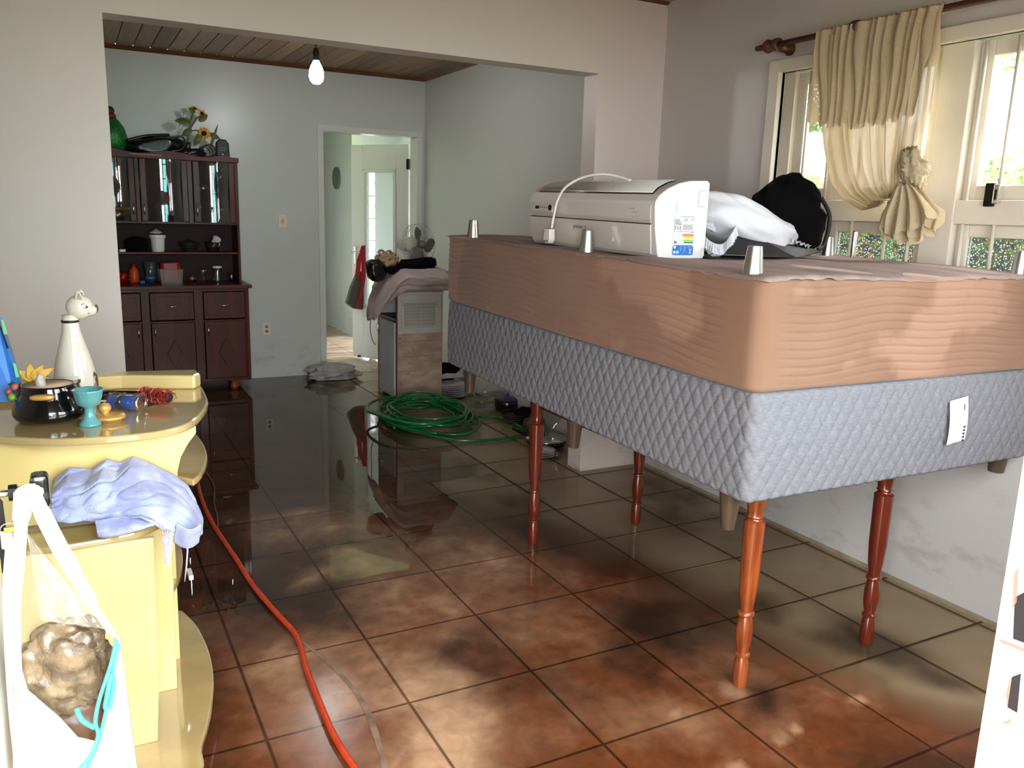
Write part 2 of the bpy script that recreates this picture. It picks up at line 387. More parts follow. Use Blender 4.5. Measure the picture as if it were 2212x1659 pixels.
MB().tube([(LW-.045, .02, 1.1), (LW-.045, .07, 1.1), (LW-.15, .075, 1.1)], .008).build('handle_lever', chrome, leaf, world=False, smooth=True)
# window of the hall (bright strip seen through the glass) with scroll grille
hw = thing('window_3', None, None, (4.15, 13.0, 0), kind='structure')
g = MB(); iron = mat('white_iron', srgb(225, 225, 222), 0.4)
for x in (4.16, 4.275, 4.39): g.tube([(x, 13.03, 0.05), (x, 13.03, 2.15)], .011, 6)
g.build('bar', iron, hw)
g = MB()
for z in (.7, 1.05, 1.4, 1.75):
    g.tube([(4.15, 13.03, z), (4.40, 13.03, z)], .01, 6)
    for x in (4.215, 4.335):
        g.tube([(x+.05*math.cos(a)*(1-a/14), 13.03, z+.16+.09*math.sin(a)*(1-a/14)) for a in [q*.5 for q in range(20)]], .006, 5)
g.build('scroll', iron, hw, smooth=True)

# ------------------------------------------------------------------ side window (behind the bed)
win = thing('window_1', None, None, (XW, 2.0, WZ0), kind='structure')
def wb(n, a, b, m=frame_paint, bv=.004, par=None): return MB().box(a, b).build(n, m, par or win, bevel=bv)
xo = XW - .015
wb('casing', (xo-.012, WY0-.07, WZ0-.05), (XW+.02, WY0, WZ1+.06)); wb('casing', (xo-.012, WY1, WZ0-.05), (XW+.02, WY1+.07, WZ1+.06))
wb('casing', (xo-.012, WY0, WZ1), (XW+.02, WY1, WZ1+.06)); wb('sill', (xo-.03, WY0-.07, WZ0-.04), (XW+.16, WY1+.07, WZ0))
TZ0, TZ1 = 1.565, 1.66
wb('transom', (XW+.01, WY0, TZ0), (XW+.10, WY1, TZ1))
muls = [(2.92, 3.00), (2.20, 2.34), (1.48, 1.62)]
for a, b in muls[1:]: wb('mullion', (XW+.005, a, WZ0), (XW+.11, b, WZ1))
wb('mullion', (XW+.02, 3.13, WZ0), (XW+.10, 3.20, WZ1))
def sash(y0, y1, z0, z1, w, gm, tilt=0.0, n='sash'):
    T = Matrix.Translation((XW+.06, 0, z1)) @ Matrix.Rotation(tilt, 4, 'Y') @ Matrix.Translation((-XW-.06, 0, -z1))
    mb = MB()
    for a, b in (((XW+.045, y0, z0), (XW+.08, y0+w, z1)), ((XW+.045, y1-w, z0), (XW+.08, y1, z1)), ((XW+.045, y0+w, z0), (XW+.08, y1-w, z0+w)), ((XW+.045, y0+w, z1-w), (XW+.08, y1-w, z1))): mb.box(a, b, T)
    s = mb.build(n, frame_paint, win, bevel=.004)
    MB().box((XW+.058, y0+w, z0+w), (XW+.064, y1-w, z1-w), T).build('pane', gm, s)
    return s
for a, b in ((2.34, 2.86), (2.86, 3.13), (1.62, 2.20), (.75, 1.48)):
    sash(a, b, TZ1, WZ1-.005, .058, pane_glass); sash(a, b, WZ0, TZ0, .05, textured_glass)
for y in [.9, 1.08, 1.26, 1.44, 1.68, 1.85, 2.03, 2.16, 2.40, 2.52, 2.70, 2.88, 3.03]:
    MB().tube([(XW-.012+.03, y, WZ0), (XW+.018, y, TZ0+.002)], .0075, 8).build('bar', frame_paint, win, smooth=True)
    MB().tube([(XW+.018, y, TZ1-.02), (XW+.018, y, WZ1-.01)], .0075, 8).build('bar', frame_paint, win, smooth=True)
# latch
lt = MB().box((XW-.004, 2.035, 1.635), (XW+.03, 2.075, 1.725)).build('latch', black_plastic, win, bevel=.004)
MB().box((XW-.01, 2.012, 1.645), (XW+.02, 2.036, 1.72)).build('latch_plate', chrome, lt, bevel=.003)
MB().box((XW-.012, 2.02, 1.66), (XW-.009, 2.028, 1.70)).build('latch_slot', black_plastic, lt, bevel=.001)

# front window behind the camera, in the near wall
fw = thing('window_2', None, None, (1.75, Y0, .95), kind='structure')
mb = MB()
for x in (1.05, 1.5, 1.95, 2.40): mb.box((x, .24, .95), (x+.05, .30, 2.2))
mb.box((1.05, .24, .95), (2.45, .30, 1.0)).box((1.05, .24, 2.15), (2.45, .30, 2.2)).box((1.05, .24, 1.5), (2.45, .30, 1.54))
mb.build('frame', frame_paint, fw)
for x in (1.1, 1.55, 2.0): MB().box((x, .268, 1.0), (x+.4, .272, 2.15)).build('pane', pane_glass, fw)

# ------------------------------------------------------------------ water and mud on the floor
def fbm(x, y, o=4, s=0.0):
    a = 0; w = 0.5; p = Vector((x, y, s))
    for _ in range(o): a += w*noise.noise(p); p = p*2.03; w *= .55
    return a
pats = [onz(*q) for q in ((980,1600),(850,1290),(700,1140),(640,1250),(760,1210),(1010,1200),(690,1385),(900,1390),(1180,1350),(820,1480),(600,1440),(950,1500),(1060,1600))]  # pale sediment swirls; the first also holds a painted bright reflection
prad = [.17,.22,.25,.12,.16,.22,.15,.2,.25,.18,.16,.12,.12]
pamp = [1.3,.7,.8,.7,.6,.45,.45,.5,.4,.4,.35,.7,.4]
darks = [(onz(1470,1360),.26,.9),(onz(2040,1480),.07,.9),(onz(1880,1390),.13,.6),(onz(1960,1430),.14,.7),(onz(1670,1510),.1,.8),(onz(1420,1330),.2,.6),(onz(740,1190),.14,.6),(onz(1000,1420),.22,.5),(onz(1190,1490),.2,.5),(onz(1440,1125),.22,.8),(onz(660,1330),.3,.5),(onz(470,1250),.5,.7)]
spots = [(onz(1580,1632),.035),(onz(1715,1593),.035),(onz(1755,1580),.03),(onz(1880,1540),.035),(onz(1600,1490),.05),(onz(1960,1500),.03),(onz(1040,1185),.02),(onz(1435,1530),.03)]
A = Vector((.165, .050, .017)); B = Vector((.55, .33, .19)); Cc = Vector((.035, .018, .012)); Dd = Vector((.30, .20, .14))
STEP = .022
nx = int((XW-XL)/STEP); ny = int((7.69-Y1n)/STEP)
wv = []; wf = []; colr = []; opac = []; wetv = []
for j in range(ny+1):
    for i in range(nx+1):
        x = XL+i*STEP; y = Y1n+j*STEP
        wv.append((x, y, 0.0))
        wx = x+.18*fbm(x*1.6, y*1.6, 3, 3.1); wy = y+.18*fbm(x*1.6, y*1.6, 3, 9.7)
        n1 = fbm(wx*2.2, wy*2.2, 5, 1.3); n2 = fbm(wx*6, wy*6, 4, 5.5)
        sw = max(0, n1*1.9+.8*n2-.02)
        pale = 0.0
        if y < 4.2:
            for c, r_, a_ in zip(pats, prad, pamp):
                d = math.hypot(wx-c.x, wy-c.y)/r_
                if d < 2.2: pale += a_*math.exp(-d*d)*(1+1.6*n2)
        pale = min(1, max(0, pale + .38*sw*(1 if y < 4.4 else .4)))
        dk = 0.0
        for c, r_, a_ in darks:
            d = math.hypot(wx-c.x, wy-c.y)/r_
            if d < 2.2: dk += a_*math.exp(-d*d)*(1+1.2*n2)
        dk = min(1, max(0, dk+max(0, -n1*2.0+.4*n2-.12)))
        for c, r_ in spots:
            d = math.hypot(wx-c.x, (wy-c.y))/r_
            if d < 1.6: pale = max(pale, .62*min(1, max(0, 2.2-d*1.8)))
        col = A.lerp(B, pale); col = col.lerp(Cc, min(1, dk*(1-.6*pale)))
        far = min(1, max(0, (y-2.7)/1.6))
        col = col.lerp(Vector((.050, .036, .028)), far*.8*(1-.5*pale))  # mud darkened with distance, the dim kitchen reflection put into its colour
        # muddy water over the left and middle, thinning towards the window wall and the kitchen's right side
        edge = 2.38 + .5*max(0, 2.0-y) - .22*max(0, y-2.6) + .30*fbm(y*1.3, x*.9, 4, 2.0) if y < 4.3 else 2.2+.35*fbm(y*1.5, x, 3, 4)
        op = min(1, max(0, (edge-x)/.38))*.95
        op = max(op, .55*min(1, dk) if y < 4.3 else 0)
        op = max(.05, op)
        if y > 4.3: op = min(op, .86)
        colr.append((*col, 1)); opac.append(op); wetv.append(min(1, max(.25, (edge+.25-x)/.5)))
for j in range(ny):
    for i in range(nx):
        k = j*(nx+1)+i; wf.append((k, k+1, k+nx+2, k+nx+1))
def inside_wall(f):
    c = [sum(wv[q][t] for q in f)/4 for t in (0, 1)]
    return (YD0-.0 < c[1] < YD1) and (c[0] < .194 or c[0] > 2.712) or (c[1] > YD1 and c[0] > 3.085)
wf = [f for f in wf if not inside_wall(f)]
me = bpy.data.meshes.new('flood_water'); me.from_pydata(wv, [], wf)
ca = me.color_attributes.new('mud', 'FLOAT_COLOR', 'POINT'); ca.data.foreach_set('color', [q for c in colr for q in c])
oa = me.attributes.new('opac', 'FLOAT', 'POINT'); oa.data.foreach_set('value', opac)
wa = me.attributes.new('wet', 'FLOAT', 'POINT'); wa.data.foreach_set('value', wetv)
m = bpy.data.materials.new('muddy_water'); m.use_nodes = True; nt = m.node_tree; N = nt.nodes; Lk = nt.links; N.remove(N['Principled BSDF'])
at = N.new('ShaderNodeAttribute'); at.attribute_name = 'mud'; ao = N.new('ShaderNodeAttribute'); ao.attribute_name = 'opac'; aw = N.new('ShaderNodeAttribute'); aw.attribute_name = 'wet'
df_ = N.new('ShaderNodeBsdfDiffuse'); tr = N.new('ShaderNodeBsdfTransparent'); tr.inputs[0].default_value = (.93, .88, .82, 1)
tc = N.new('ShaderNodeTexCoord'); nf = N.new('ShaderNodeTexNoise'); nf.inputs['Scale'].default_value = 16; nf.inputs['Detail'].default_value = 10; nf.inputs['Distortion'].default_value = .5
Lk.new(tc.outputs['Object'], nf.inputs['Vector'])
mrr = N.new('ShaderNodeMapRange'); mrr.inputs[1].default_value = .3; mrr.inputs[2].default_value = .7; mrr.inputs[3].default_value = .78; mrr.inputs[4].default_value = 1.2; Lk.new(nf.outputs[0], mrr.inputs[0])
vm = N.new('ShaderNodeVectorMath'); vm.operation = 'SCALE'; Lk.new(at.outputs['Color'], vm.inputs[0])
gp = N.new('ShaderNodeNewGeometry'); sp = N.new('ShaderNodeSeparateXYZ'); Lk.new(gp.outputs['Position'], sp.inputs[0])
gd = []
for ax, off, pit in ((0, .42, .45), (1, 1.819, .4495)):
    s_ = N.new('ShaderNodeMath'); s_.operation = 'SUBTRACT'; s_.inputs[1].default_value = off; Lk.new(sp.outputs[ax], s_.inputs[0])
    q_ = N.new('ShaderNodeMath'); q_.operation = 'PINGPONG'; q_.inputs[1].default_value = pit/2; Lk.new(s_.outputs[0], q_.inputs[0]); gd.append(q_)
mn = N.new('ShaderNodeMath'); mn.operation = 'MINIMUM'; Lk.new(gd[0].outputs[0], mn.inputs[0]); Lk.new(gd[1].outputs[0], mn.inputs[1])
gm = N.new('ShaderNodeMapRange'); gm.inputs[1].default_value = .003; gm.inputs[2].default_value = .007; gm.inputs[3].default_value = .28; gm.inputs[4].default_value = 1; Lk.new(mn.outputs[0], gm.inputs[0])
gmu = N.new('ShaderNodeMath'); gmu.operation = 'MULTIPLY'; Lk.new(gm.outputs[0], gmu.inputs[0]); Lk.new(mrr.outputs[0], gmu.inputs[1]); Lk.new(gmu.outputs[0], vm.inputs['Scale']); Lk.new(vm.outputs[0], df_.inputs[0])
m1 = N.new('ShaderNodeMixShader'); ginv = N.new('ShaderNodeMapRange'); ginv.inputs[1].default_value = .28; ginv.inputs[2].default_value = 1; ginv.inputs[3].default_value = .85; ginv.inputs[4].default_value = 0; Lk.new(gm.outputs[0], ginv.inputs[0]); omx = N.new('ShaderNodeMath'); omx.operation = 'MAXIMUM'; Lk.new(ginv.outputs[0], omx.inputs[0]); Lk.new(ao.outputs['Fac'], omx.inputs[1]); Lk.new(omx.outputs[0], m1.inputs[0]); Lk.new(tr.outputs[0], m1.inputs[1]); Lk.new(df_.outputs[0], m1.inputs[2])
gl = N.new('ShaderNodeBsdfGlossy'); gl.inputs[0].default_value = (1, 1, 1, 1); gl.inputs[1].default_value = .015
fz = N.new('ShaderNodeFresnel'); fz.inputs[0].default_value = 1.34
n2_ = N.new('ShaderNodeTexNoise'); n2_.inputs['Scale'].default_value = 2.5; n2_.inputs['Detail'].default_value = 2; Lk.new(tc.outputs['Object'], n2_.inputs['Vector'])
bp = N.new('ShaderNodeBump'); bp.inputs['Strength'].default_value = .03; bp.inputs['Distance'].default_value = .01; Lk.new(n2_.outputs[0], bp.inputs['Height']); Lk.new(bp.outputs[0], gl.inputs['Normal'])
fm = N.new('ShaderNodeMath'); fm.operation = 'MULTIPLY'; Lk.new(fz.outputs[0], fm.inputs[0]); Lk.new(aw.outputs['Fac'], fm.inputs[1])
m2 = N.new('ShaderNodeMixShader'); Lk.new(fm.outputs[0], m2.inputs[0]); Lk.new(m1.outputs[0], m2.inputs[1]); Lk.new(gl.outputs[0], m2.inputs[2])
rg = N.new('ShaderNodeMapRange'); rg.inputs[1].default_value = 2.3; rg.inputs[2].default_value = 3.2; rg.inputs[3].default_value = .22; rg.inputs[4].default_value = .012; Lk.new(sp.outputs[1], rg.inputs[0]); Lk.new(rg.outputs[0], gl.inputs[1])
Lk.new(m2.outputs[0], N['Material Output'].inputs[0]); me.materials.append(m)
wo = bpy.data.objects.new('flood_water', me); COL.objects.link(wo)
tag(wo, 'shallow muddy brown flood water spread over the tiled floor', 'water', kind='stuff')

# ------------------------------------------------------------------ turned-leg table under the beds
wood_orange = mat('turned_wood', srgb(160, 84, 40), 0.25, c2=srgb(118, 54, 26), scale=6, stretch=(9, 9, .7), coat=.5)
wood_red = mat('turned_wood_red', srgb(110, 42, 22), 0.22, c2=srgb(88, 32, 18), scale=6, stretch=(9, 9, .7), coat=.6)
tb = thing('table', 'varnished wooden table with turned legs carrying the two stacked bed bases', 'table', (2.2, 2.58, 0))
def leg_prof(h=.70):
    P = [(0,.0),(.021,.0),(.0235,.02),(.0245,.05),(.023,.09),(.019,.103),(.018,.107),(.025,.112),(.025,.120),(.019,.125),(.019,.13),(.0235,.15),(.0265,.18),(.0265,.21),(.0235,.24),(.020,.252),(.019,.256),(.0265,.262),(.0265,.27),(.020,.276),(.021,.29),(.026,.33),(.0305,.40),(.0315,.50),(.0325,.585),(.0325,.592),(.024,.598),(.0225,.604),(.027,.61),(.0235,.618),(.027,.64),(.031,.67),(.032,.70),(0,.70)]
    return [(r*1.06, z) for r, z in P]
for (x, y), mm in (((1.928,1.892),wood_orange),((2.572,1.905),wood_red),((1.884,3.268),wood_red),((2.50,3.278),wood_red)):
    MB().lathe(leg_prof(), (x, y, 0), 24).build('leg', mm, tb, auto=.9)
MB().box((1.90,1.87,.668),(2.60,1.89,.702)).box((1.90,3.28,.668),(2.53,3.30,.715)).box((1.88,1.9,.672),(1.90,3.28,.70)).box((2.56,1.9,.668),(2.58,3.28,.70)).build('apron', wood_red, tb, bevel=.003)
MB().box((1.86,1.84,.700),(2.62,3.33,.716)).build('tabletop', wood_red, tb, bevel=.004)

# ------------------------------------------------------------------ the two box-spring bed bases
AX = Matrix(((1, .007, .005), (-.0069, .9998, -.0163), (-.0051, .0162, .9999)))
BR = AX.to_euler()
P0 = Vector((1.7294, 1.74, .725))
def bedpt(a, b, c): return P0 + AX @ Vector((a, b, c))
BW, BL = 1.405, 2.285
def bed_shell(W_, L_, H_, disp, rc=.035, fine=.0075, nv=46, bulge=.006):
    per = []   # perimeter points (x, y, nx, ny, s) clockwise from the near-right corner along the near side to the left side
    def arc(cx, cy_, a0, a1, n): 
        for k in range(n): 
            t = a0+(a1-a0)*k/n; per.append((cx+rc*math.cos(t), cy_+rc*math.sin(t), math.cos(t), math.sin(t)))
    def line(x0, y0, x1, y1, nx_, ny_, st):
        n = max(2, int(math.hypot(x1-x0, y1-y0)/st))
        for k in range(n): per.append((x0+(x1-x0)*k/n, y0+(y1-y0)*k/n, nx_, ny_))
    line(W_-rc, 0, rc, 0, 0, -1, fine); arc(rc, rc, -PI/2, -PI, 8)
    line(0, rc, 0, L_-rc, -1, 0, fine); arc(rc, L_-rc, PI, PI/2, 5)
    line(rc, L_, W_-rc, L_, 0, 1, .03); arc(W_-rc, L_-rc, PI/2, 0, 5)
    line(W_, L_-rc, W_, rc, 1, 0, .03); arc(W_-rc, rc, 0, -PI/2, 5)
    s = [0]
    for k in range(1, len(per)): s.append(s[-1]+math.hypot(per[k][0]-per[k-1][0], per[k][1]-per[k-1][1]))
    vs = []; n = len(per)
    for j in range(nv+1):
        v = j/nv
        edge = min(v, 1-v)*H_
        inn = .010*max(0, 1-edge/.012)**2
        for (x, y, a, b), q in zip(per, s):
            d = disp(q, v*H_) + bulge*math.sin(PI*v) - inn
            vs.append((x+a*d, y+b*d, v*H_ + .002*noise.noise(Vector((q*3, v*2, 0)))))
    fs = [(j*n+k, (j+1)*n+k, (j+1)*n+(k+1) % n, j*n+(k+1) % n) for j in range(nv) for k in range(n)]
    fs += [tuple(range(n)), tuple(range(nv*n, (nv+1)*n))[::-1]]
    return MB().add(vs, fs)
def quilt(q, z):
    u = q/.053; v = z/.090
    a = abs(math.sin(PI*(u+v)/1)); b = abs(math.sin(PI*(u-v)/1))
    return -.0062*(1-min(a, b))**2.6 + .0010*noise.noise(Vector((q*30, z*30, 3)))
def lines_(q, z):
    cq = q-1.37   # distance from the near-left corner
    fade = min(1, max(0, (abs(cq)-.10)/.04))*min(1, max(0, (z-.012)/.02))*min(1, max(0, (.325-z)/.02))
    w = .010*math.sin(q*5.3+1)+.006*math.sin(q*13)
    t = abs(math.sin(PI*(z+w)/.0262))
    return -.0052*fade*(1-t)**2.4 + .003*noise.noise(Vector((q*4, z*9, 7)))
grey_fab = mat('grey_quilt_fabric', srgb(130, 131, 137), .9, c2=srgb(120, 121, 127), scale=200, detail=1, stretch=(.3, .3, 1), bump=.1, bscale=500, spec=.2)
brown_fab = mat('brown_suede', srgb(143, 110, 89), .85, c2=srgb(132, 99, 79), scale=2.5, detail=5, bump=.2, bscale=500, sheen=.2, spec=.2, c3=srgb(155, 120, 99), s3=2.2, lo3=.56, hi3=.60)
dust_fab = mat('dusty_lining', srgb(158, 138, 130), .95, c2=srgb(134, 118, 112), scale=9, detail=5, bump=.3, bscale=90, spec=.1, stretch=(1, .3, 1))
leg_wood = mat('dull_brown_leg', srgb(92, 76, 60), .4, c2=srgb(70, 56, 44), scale=5, stretch=(8, 8, 1), coat=.3)
def cone(x, y, z, h, r0, r1): return MB().lathe([(0, z), (r0, z), (r0*.5+r1*.5, z+h*.5), (r1, z+h), (r1-.004, z+h+.001), (0, z+h+.001)], (x, y, 0), 24)
g = thing('bed_base', 'grey diamond-quilted double bed base lying on the turned-leg table', 'bed base', P0, BR)
bed_shell(BW, BL, .338, quilt, fine=.0055, nv=70).build('quilted_body', grey_fab, g, world=False, smooth=True)
for b in (.12, 1.05, 2.09):
    MB().lathe([(0, -.125), (.021, -.125), (.036, 0), (0, 0)], (.052, b, 0), 20).build('leg', leg_wood, g, world=False, auto=.8)
for b in (.12, 1.05, 2.09):
    MB().lathe([(0, -.075), (.028, -.075), (.036, 0), (0, 0)], (1.345, b-.04, 0), 20).build('leg', leg_wood, g, world=False, auto=.8)
# care tag on the near face
lab_white = mat('tag_fabric', srgb(238, 238, 236), .7)
tg = MB().grid(lambda u, v: (.865+u*.088+.004*v, -.012-.012*math.sin(v*2.2)-.003*u, .258-.152*v+.012*u), 6, 8).build('care_tag', lab_white, g, world=False, solid=.0012, label='white care tag sewn on the near side')
ink = mat('ink', srgb(40, 40, 42), .6)
def text(s, size, mat_, parent, M, name='print', ext=.0002, world=True, align='CENTER'):
    cu = bpy.data.curves.new('t', 'FONT'); cu.body = s; cu.size = size; cu.extrude = ext; cu.align_x = align; cu.align_y = 'CENTER'; cu.resolution_u = 2
    t = bpy.data.objects.new('t', cu); COL.objects.link(t)
    me = bpy.data.meshes.new_from_object(t.evaluated_get(bpy.context.evaluated_depsgraph_get()))
    bpy.data.objects.remove(t); bpy.data.curves.remove(cu)
    me.materials.clear(); me.materials.append(mat_)
    if world and parent is not None: M = wm(parent).inverted() @ M
    me.transform(M); o = bpy.data.objects.new(name, me); COL.objects.link(o); o.parent = parent
    return o
mk = MB()
for k in range(7): mk.box((.875+random.uniform(0, .02), -.0275, .225-.016*k), (.915+random.uniform(0, .022), -.0265, .2265-.016*k))
mk.build('print', mat('faint_ink', srgb(200, 200, 198), .7), tg, world=False)
mk = MB().tube([(.93, -.0225, .245), (.936, -.0225, .236), (.931, -.023, .23), (.938, -.0232, .224)], .0013, 5)
for k in range(5): mk.box((.936, -.030, .17-.012*k), (.944, -.029, .163-.012*k))
mk.build('print', ink, tg, world=False, kind='stuff')

br = thing('bed_base', 'brown line-quilted double bed base turned upside down on the grey one', 'bed base', bedpt(-.012, .004, .340), BR)
HB = .332
bed_shell(BW-.01, BL-.01, HB, lines_, rc=.045, fine=.02, nv=140).build('quilted_body', brown_fab, br, world=False, smooth=True)
def lining(u, v):
    x = -.002+u*(BW-.006); y = -.003+v*(BL-.004)
    e = min(u, 1-u, v, 1-v)
    z = HB + .004 + .010*noise.noise(Vector((x*2.2, y*2.2, 0))) + .005*noise.noise(Vector((x*9, y*4, 2)))
    if e < .002: z -= .010+.010*noise.noise(Vector((x*22, y*22, 5))); 
    return (x, y, max(z, HB-.012))
MB().grid(lining, 70, 110).build('dust_cover', dust_fab, br, world=False, smooth=True, solid=.0015, label='pale pinkish nonwoven lining on the upturned base')
for i, b in enumerate((.115, 1.03, 2.09)):
    cone(.060, b, HB, .085, .031, .0215).build('leg', steel, br, world=False, auto=.7, label='silver conical leg')
for i, b in enumerate((.10, .99, 2.09)):
    cone(1.33, b, HB, .085, .031, .0215).build('leg', steel, br, world=False, auto=.7, label='silver conical leg')
MB().lathe([(0, HB), (.011, HB), (.011, HB+.115), (.009, HB+.12), (0, HB+.12)], (1.345, .86, 0), 12).build('rod', chrome, br, world=False, smooth=False, label='slim chrome rod added for a window bar reflection beside the silver legs')  # added rod, standing in for a reflection at the window handle and bars

# ------------------------------------------------------------------ air conditioner (lying upside down)
TOP = .340+HB+.006
ac_o = bedpt(.122, .68, TOP)
ac = thing('air_conditioner', 'white split air conditioner indoor unit lying upside down with its plug cord draped over it', 'air conditioner', ac_o, (BR.x, BR.y, BR.z+math.radians(0)))
ac_white = mat('ac_white_plastic', srgb(212, 211, 208), .25, coat=.2)
ac_pearl = mat('ac_front_panel', srgb(214, 208, 200), .22, coat=.3)
LEN = .925
# local: y = length away from the camera, x = depth, z = up.  profile in (x, z)
prof = [(.008, 0), (.0, .012), (-.018, .10), (-.026, .18), (-.024, .20), (-.008, .222), (.025, .245), (.075, .266), (.12, .276), (.20, .280), (.213, .272), (.215, .01), (.208, 0)]
body = MB().prism([(x, z) for x, z in prof], 0, LEN, 'y').build('casing', ac_white, ac, world=False, bevel=.004)
# front panel (facing -x) slightly proud, tapering in from the near end like the real end cheek
fp = []
def fx(z):  # surface x of the front at height z
    for (x0, z0), (x1, z1) in zip(prof[1:], prof[2:]):
        if z0 <= z <= z1: return x0+(x1-x0)*(z-z0)/(z1-z0+1e-9)
    return 0
def panel(z0, z1, y0, y1, y0t, y1t, off, th, m, n):
    mb = MB(); K = 6; vs = []
    for k in range(K+1):
        z = z0+(z1-z0)*k/K; t = k/K; a = y0+(y0t-y0)*t; b = y1+(y1t-y1)*t; x = fx(z)-off
        vs += [(x, a, z), (x, b, z), (x+th, a, z), (x+th, b, z)]
    fs = []
    for k in range(K):
        i = 4*k; j = i+4
        fs += [(i, j, j+1, i+1), (i+2, i+3, j+3, j+2), (i, i+2, j+2, j), (i+1, j+1, j+3, i+3)]
    fs += [(0, 1, 3, 2), (4*K, 4*K+2, 4*K+3, 4*K+1)]
    return mb.add(vs, fs).build(n, m, ac, world=False, bevel=.0015)
panel(.013, .118, .035, LEN-.006, .022, LEN-.006, .004, .006, ac_pearl, 'front_panel')
panel(.121, .134, .022, LEN-.02, .026, LEN-.02, .002, .006, mat('ac_strip', srgb(188, 184, 172), .3), 'clear_strip')
MB().box((fx(.12)-.0035, .022, .1178), (fx(.12)+.01, LEN-.01, .1208)).build('panel_gap', black_plastic, ac, world=False)
panel(.137, .186, .026, LEN-.006, .022, LEN-.006, .002, .006, ac_pearl, 'upper_panel')
# air flap on the curved shoulder, with dark gaps
def sh(t):  # shoulder point by t 0..1 with normal
    pts = [Vector((-.012, .218)), Vector((.025, .2455)), Vector((.075, .2665)), Vector((.115, .2755))]
    k = min(2, int(t*3)); f = t*3-k; p = pts[k].lerp(pts[k+1], f); d = (pts[k+1]-pts[k]).normalized(); return p, Vector((-d.y, d.x))
def shoulder(t0, t1, y0, y1, off, n, m, skew=0):
    vs = []; K = 10
    for k in range(K+1):
        p, nn = sh(t0+(t1-t0)*k/K); q = p+nn*off
        vs += [(q.x, y0+skew*k/K, q.y), (q.x, y1-skew*k/K, q.y)]
    return MB().add(vs, [(2*k, 2*k+1, 2*k+3, 2*k+2) for k in range(K)]).build(n, m, ac, world=False, smooth=True, solid=.002)
shoulder(.06, .99, .045, LEN-.045, .0012, 'air_outlet', black_plastic, .03)
shoulder(.10, .86, .052, LEN-.052, .0035, 'air_flap', ac_white, .03)
shoulder(.90, .995, .082, LEN-.082, .0035, 'air_flap', ac_white, .0)
# display: dark receiver window, four lights, round sensor
dy = LEN-.075
def onfront(y, z, off=.0028): return Vector((fx(z)-off, y, z))
MB().box((fx(.16)-.0035, dy-.13, .140), (fx(.16)+.004, dy+.028, .178)).build('display_panel', ac_white, ac, world=False, bevel=.002)
MB().box((fx(.16)-.006, dy-.018, .152), (fx(.16), dy+.015, .166)).build('receiver_window', black_plastic, ac, world=False, bevel=.003)
for k in range(4): MB().lathe([(0, -.002), (.0034, -.002), (.0034, .002), (0, .002)], (0, 0, 0), 10, Matrix.Translation((fx(.16)-.005, dy-.036-.017*k, .159)) @ Matrix.Rotation(PI/2, 4, 'Y')).build('indicator_light', grey_plastic, ac, world=False)
MB().lathe([(0, -.002), (.0125, -.002), (.0125, .002), (0, .002)], (0, 0, 0), 20, Matrix.Translation((fx(.16)-.006, dy-.117, .159)) @ Matrix.Rotation(PI/2, 4, 'Y')).build('sensor', black_plastic, ac, world=False)
# lettering, upside down as the unit lies (front faces -x; reading direction reversed)
def front_M(y, z, flip=True, off=.0052):
    X = Vector((0, 1, 0)); Y = Vector((0, 0, -1)); Z = X.cross(Y)    # Z = -x
    Mx = Matrix((X, Y, Z)).transposed().to_4x4()
    return Matrix.Translation((fx(z)-off, y, z)) @ Mx
letter_grey = mat('logo_grey', srgb(70, 72, 76), .5)
text('Consul', .034, letter_grey, ac, front_M(.50, .088), 'lettering', world=False)
text('INVERTER', .008, mat('print_pale', srgb(165, 160, 152), .5), ac, front_M(.135, .172, off=.0035), 'lettering', world=False)
g_ = MB().tube([(fx(.16)-.003, .115+.03*math.cos(a), .152+.012*math.sin(a)) for a in [PI+.3*k for k in range(9)]], .0008, 5)
g_.build('lettering', mat('print_pale2', srgb(165, 160, 152), .5), ac, world=False)
text('wind free', .010, mat('print_pale3', srgb(178, 172, 164), .5), ac, front_M(.115, .158, off=.0035), 'lettering', world=False)
MB().box((fx(.06)-.0048, .265, .045), (fx(.06)-.002, .275, .085)).build('sticker', ac_white, ac, world=False)
# end cheek (faces the camera, -y): outlines and the energy label
line_grey = mat('moulded_line', srgb(168, 164, 156), .5)
g_ = MB().tube([(.205, -.0005, .245), (.172, -.0005, .245), (.166, -.0005, .236), (.166, -.0005, .196), (.172, -.0005, .187), (.196, -.0005, .187)], .0012, 5)
g_.build('moulded_outline', line_grey, ac, world=False); g_ = MB(); g_.tube([(.060, -.0005, .190), (.069, -.0005, .190), (.069, -.0005, .163), (.062, -.0005, .160)], .0010, 5)
g_.build('moulded_outline', line_grey, ac, world=False); g_ = MB(); g_.tube([(.208+.007*math.cos(a), -.0005, .226+.007*math.sin(a)) for a in [PI/2+.35*k for k in range(10)]], .0010, 5)
g_.build('moulded_outline', line_grey, ac, world=False)
el = rbox(MB(), (-.050, -.0735, 0), (.050, .0735, .0006), .010, Matrix.Translation((.112, -.0002, .0735+.008)) @ Matrix.Rotation(PI/2, 4, 'X')).build('energy_label', mat('label_paper', srgb(200, 200, 200), .5), ac, world=False)
LX, LZ = .062, .010
def lr(x0, z0, x1, z1, m, d=.0012): MB().box((LX+x0, -d, LZ+z0), (LX+x1, -d+.0005, LZ+z1)).build('print', m, el, world=False)
blue = mat('label_blue', srgb(20, 105, 185), .5)
rbox(MB(), (-.047, -.018, 0), (.047, .018, .0004), .008, Matrix.Translation((LX+.05, -.0012, LZ+.0205)) @ Matrix.Rotation(PI/2, 4, 'X')).build('print', blue, el, world=False)
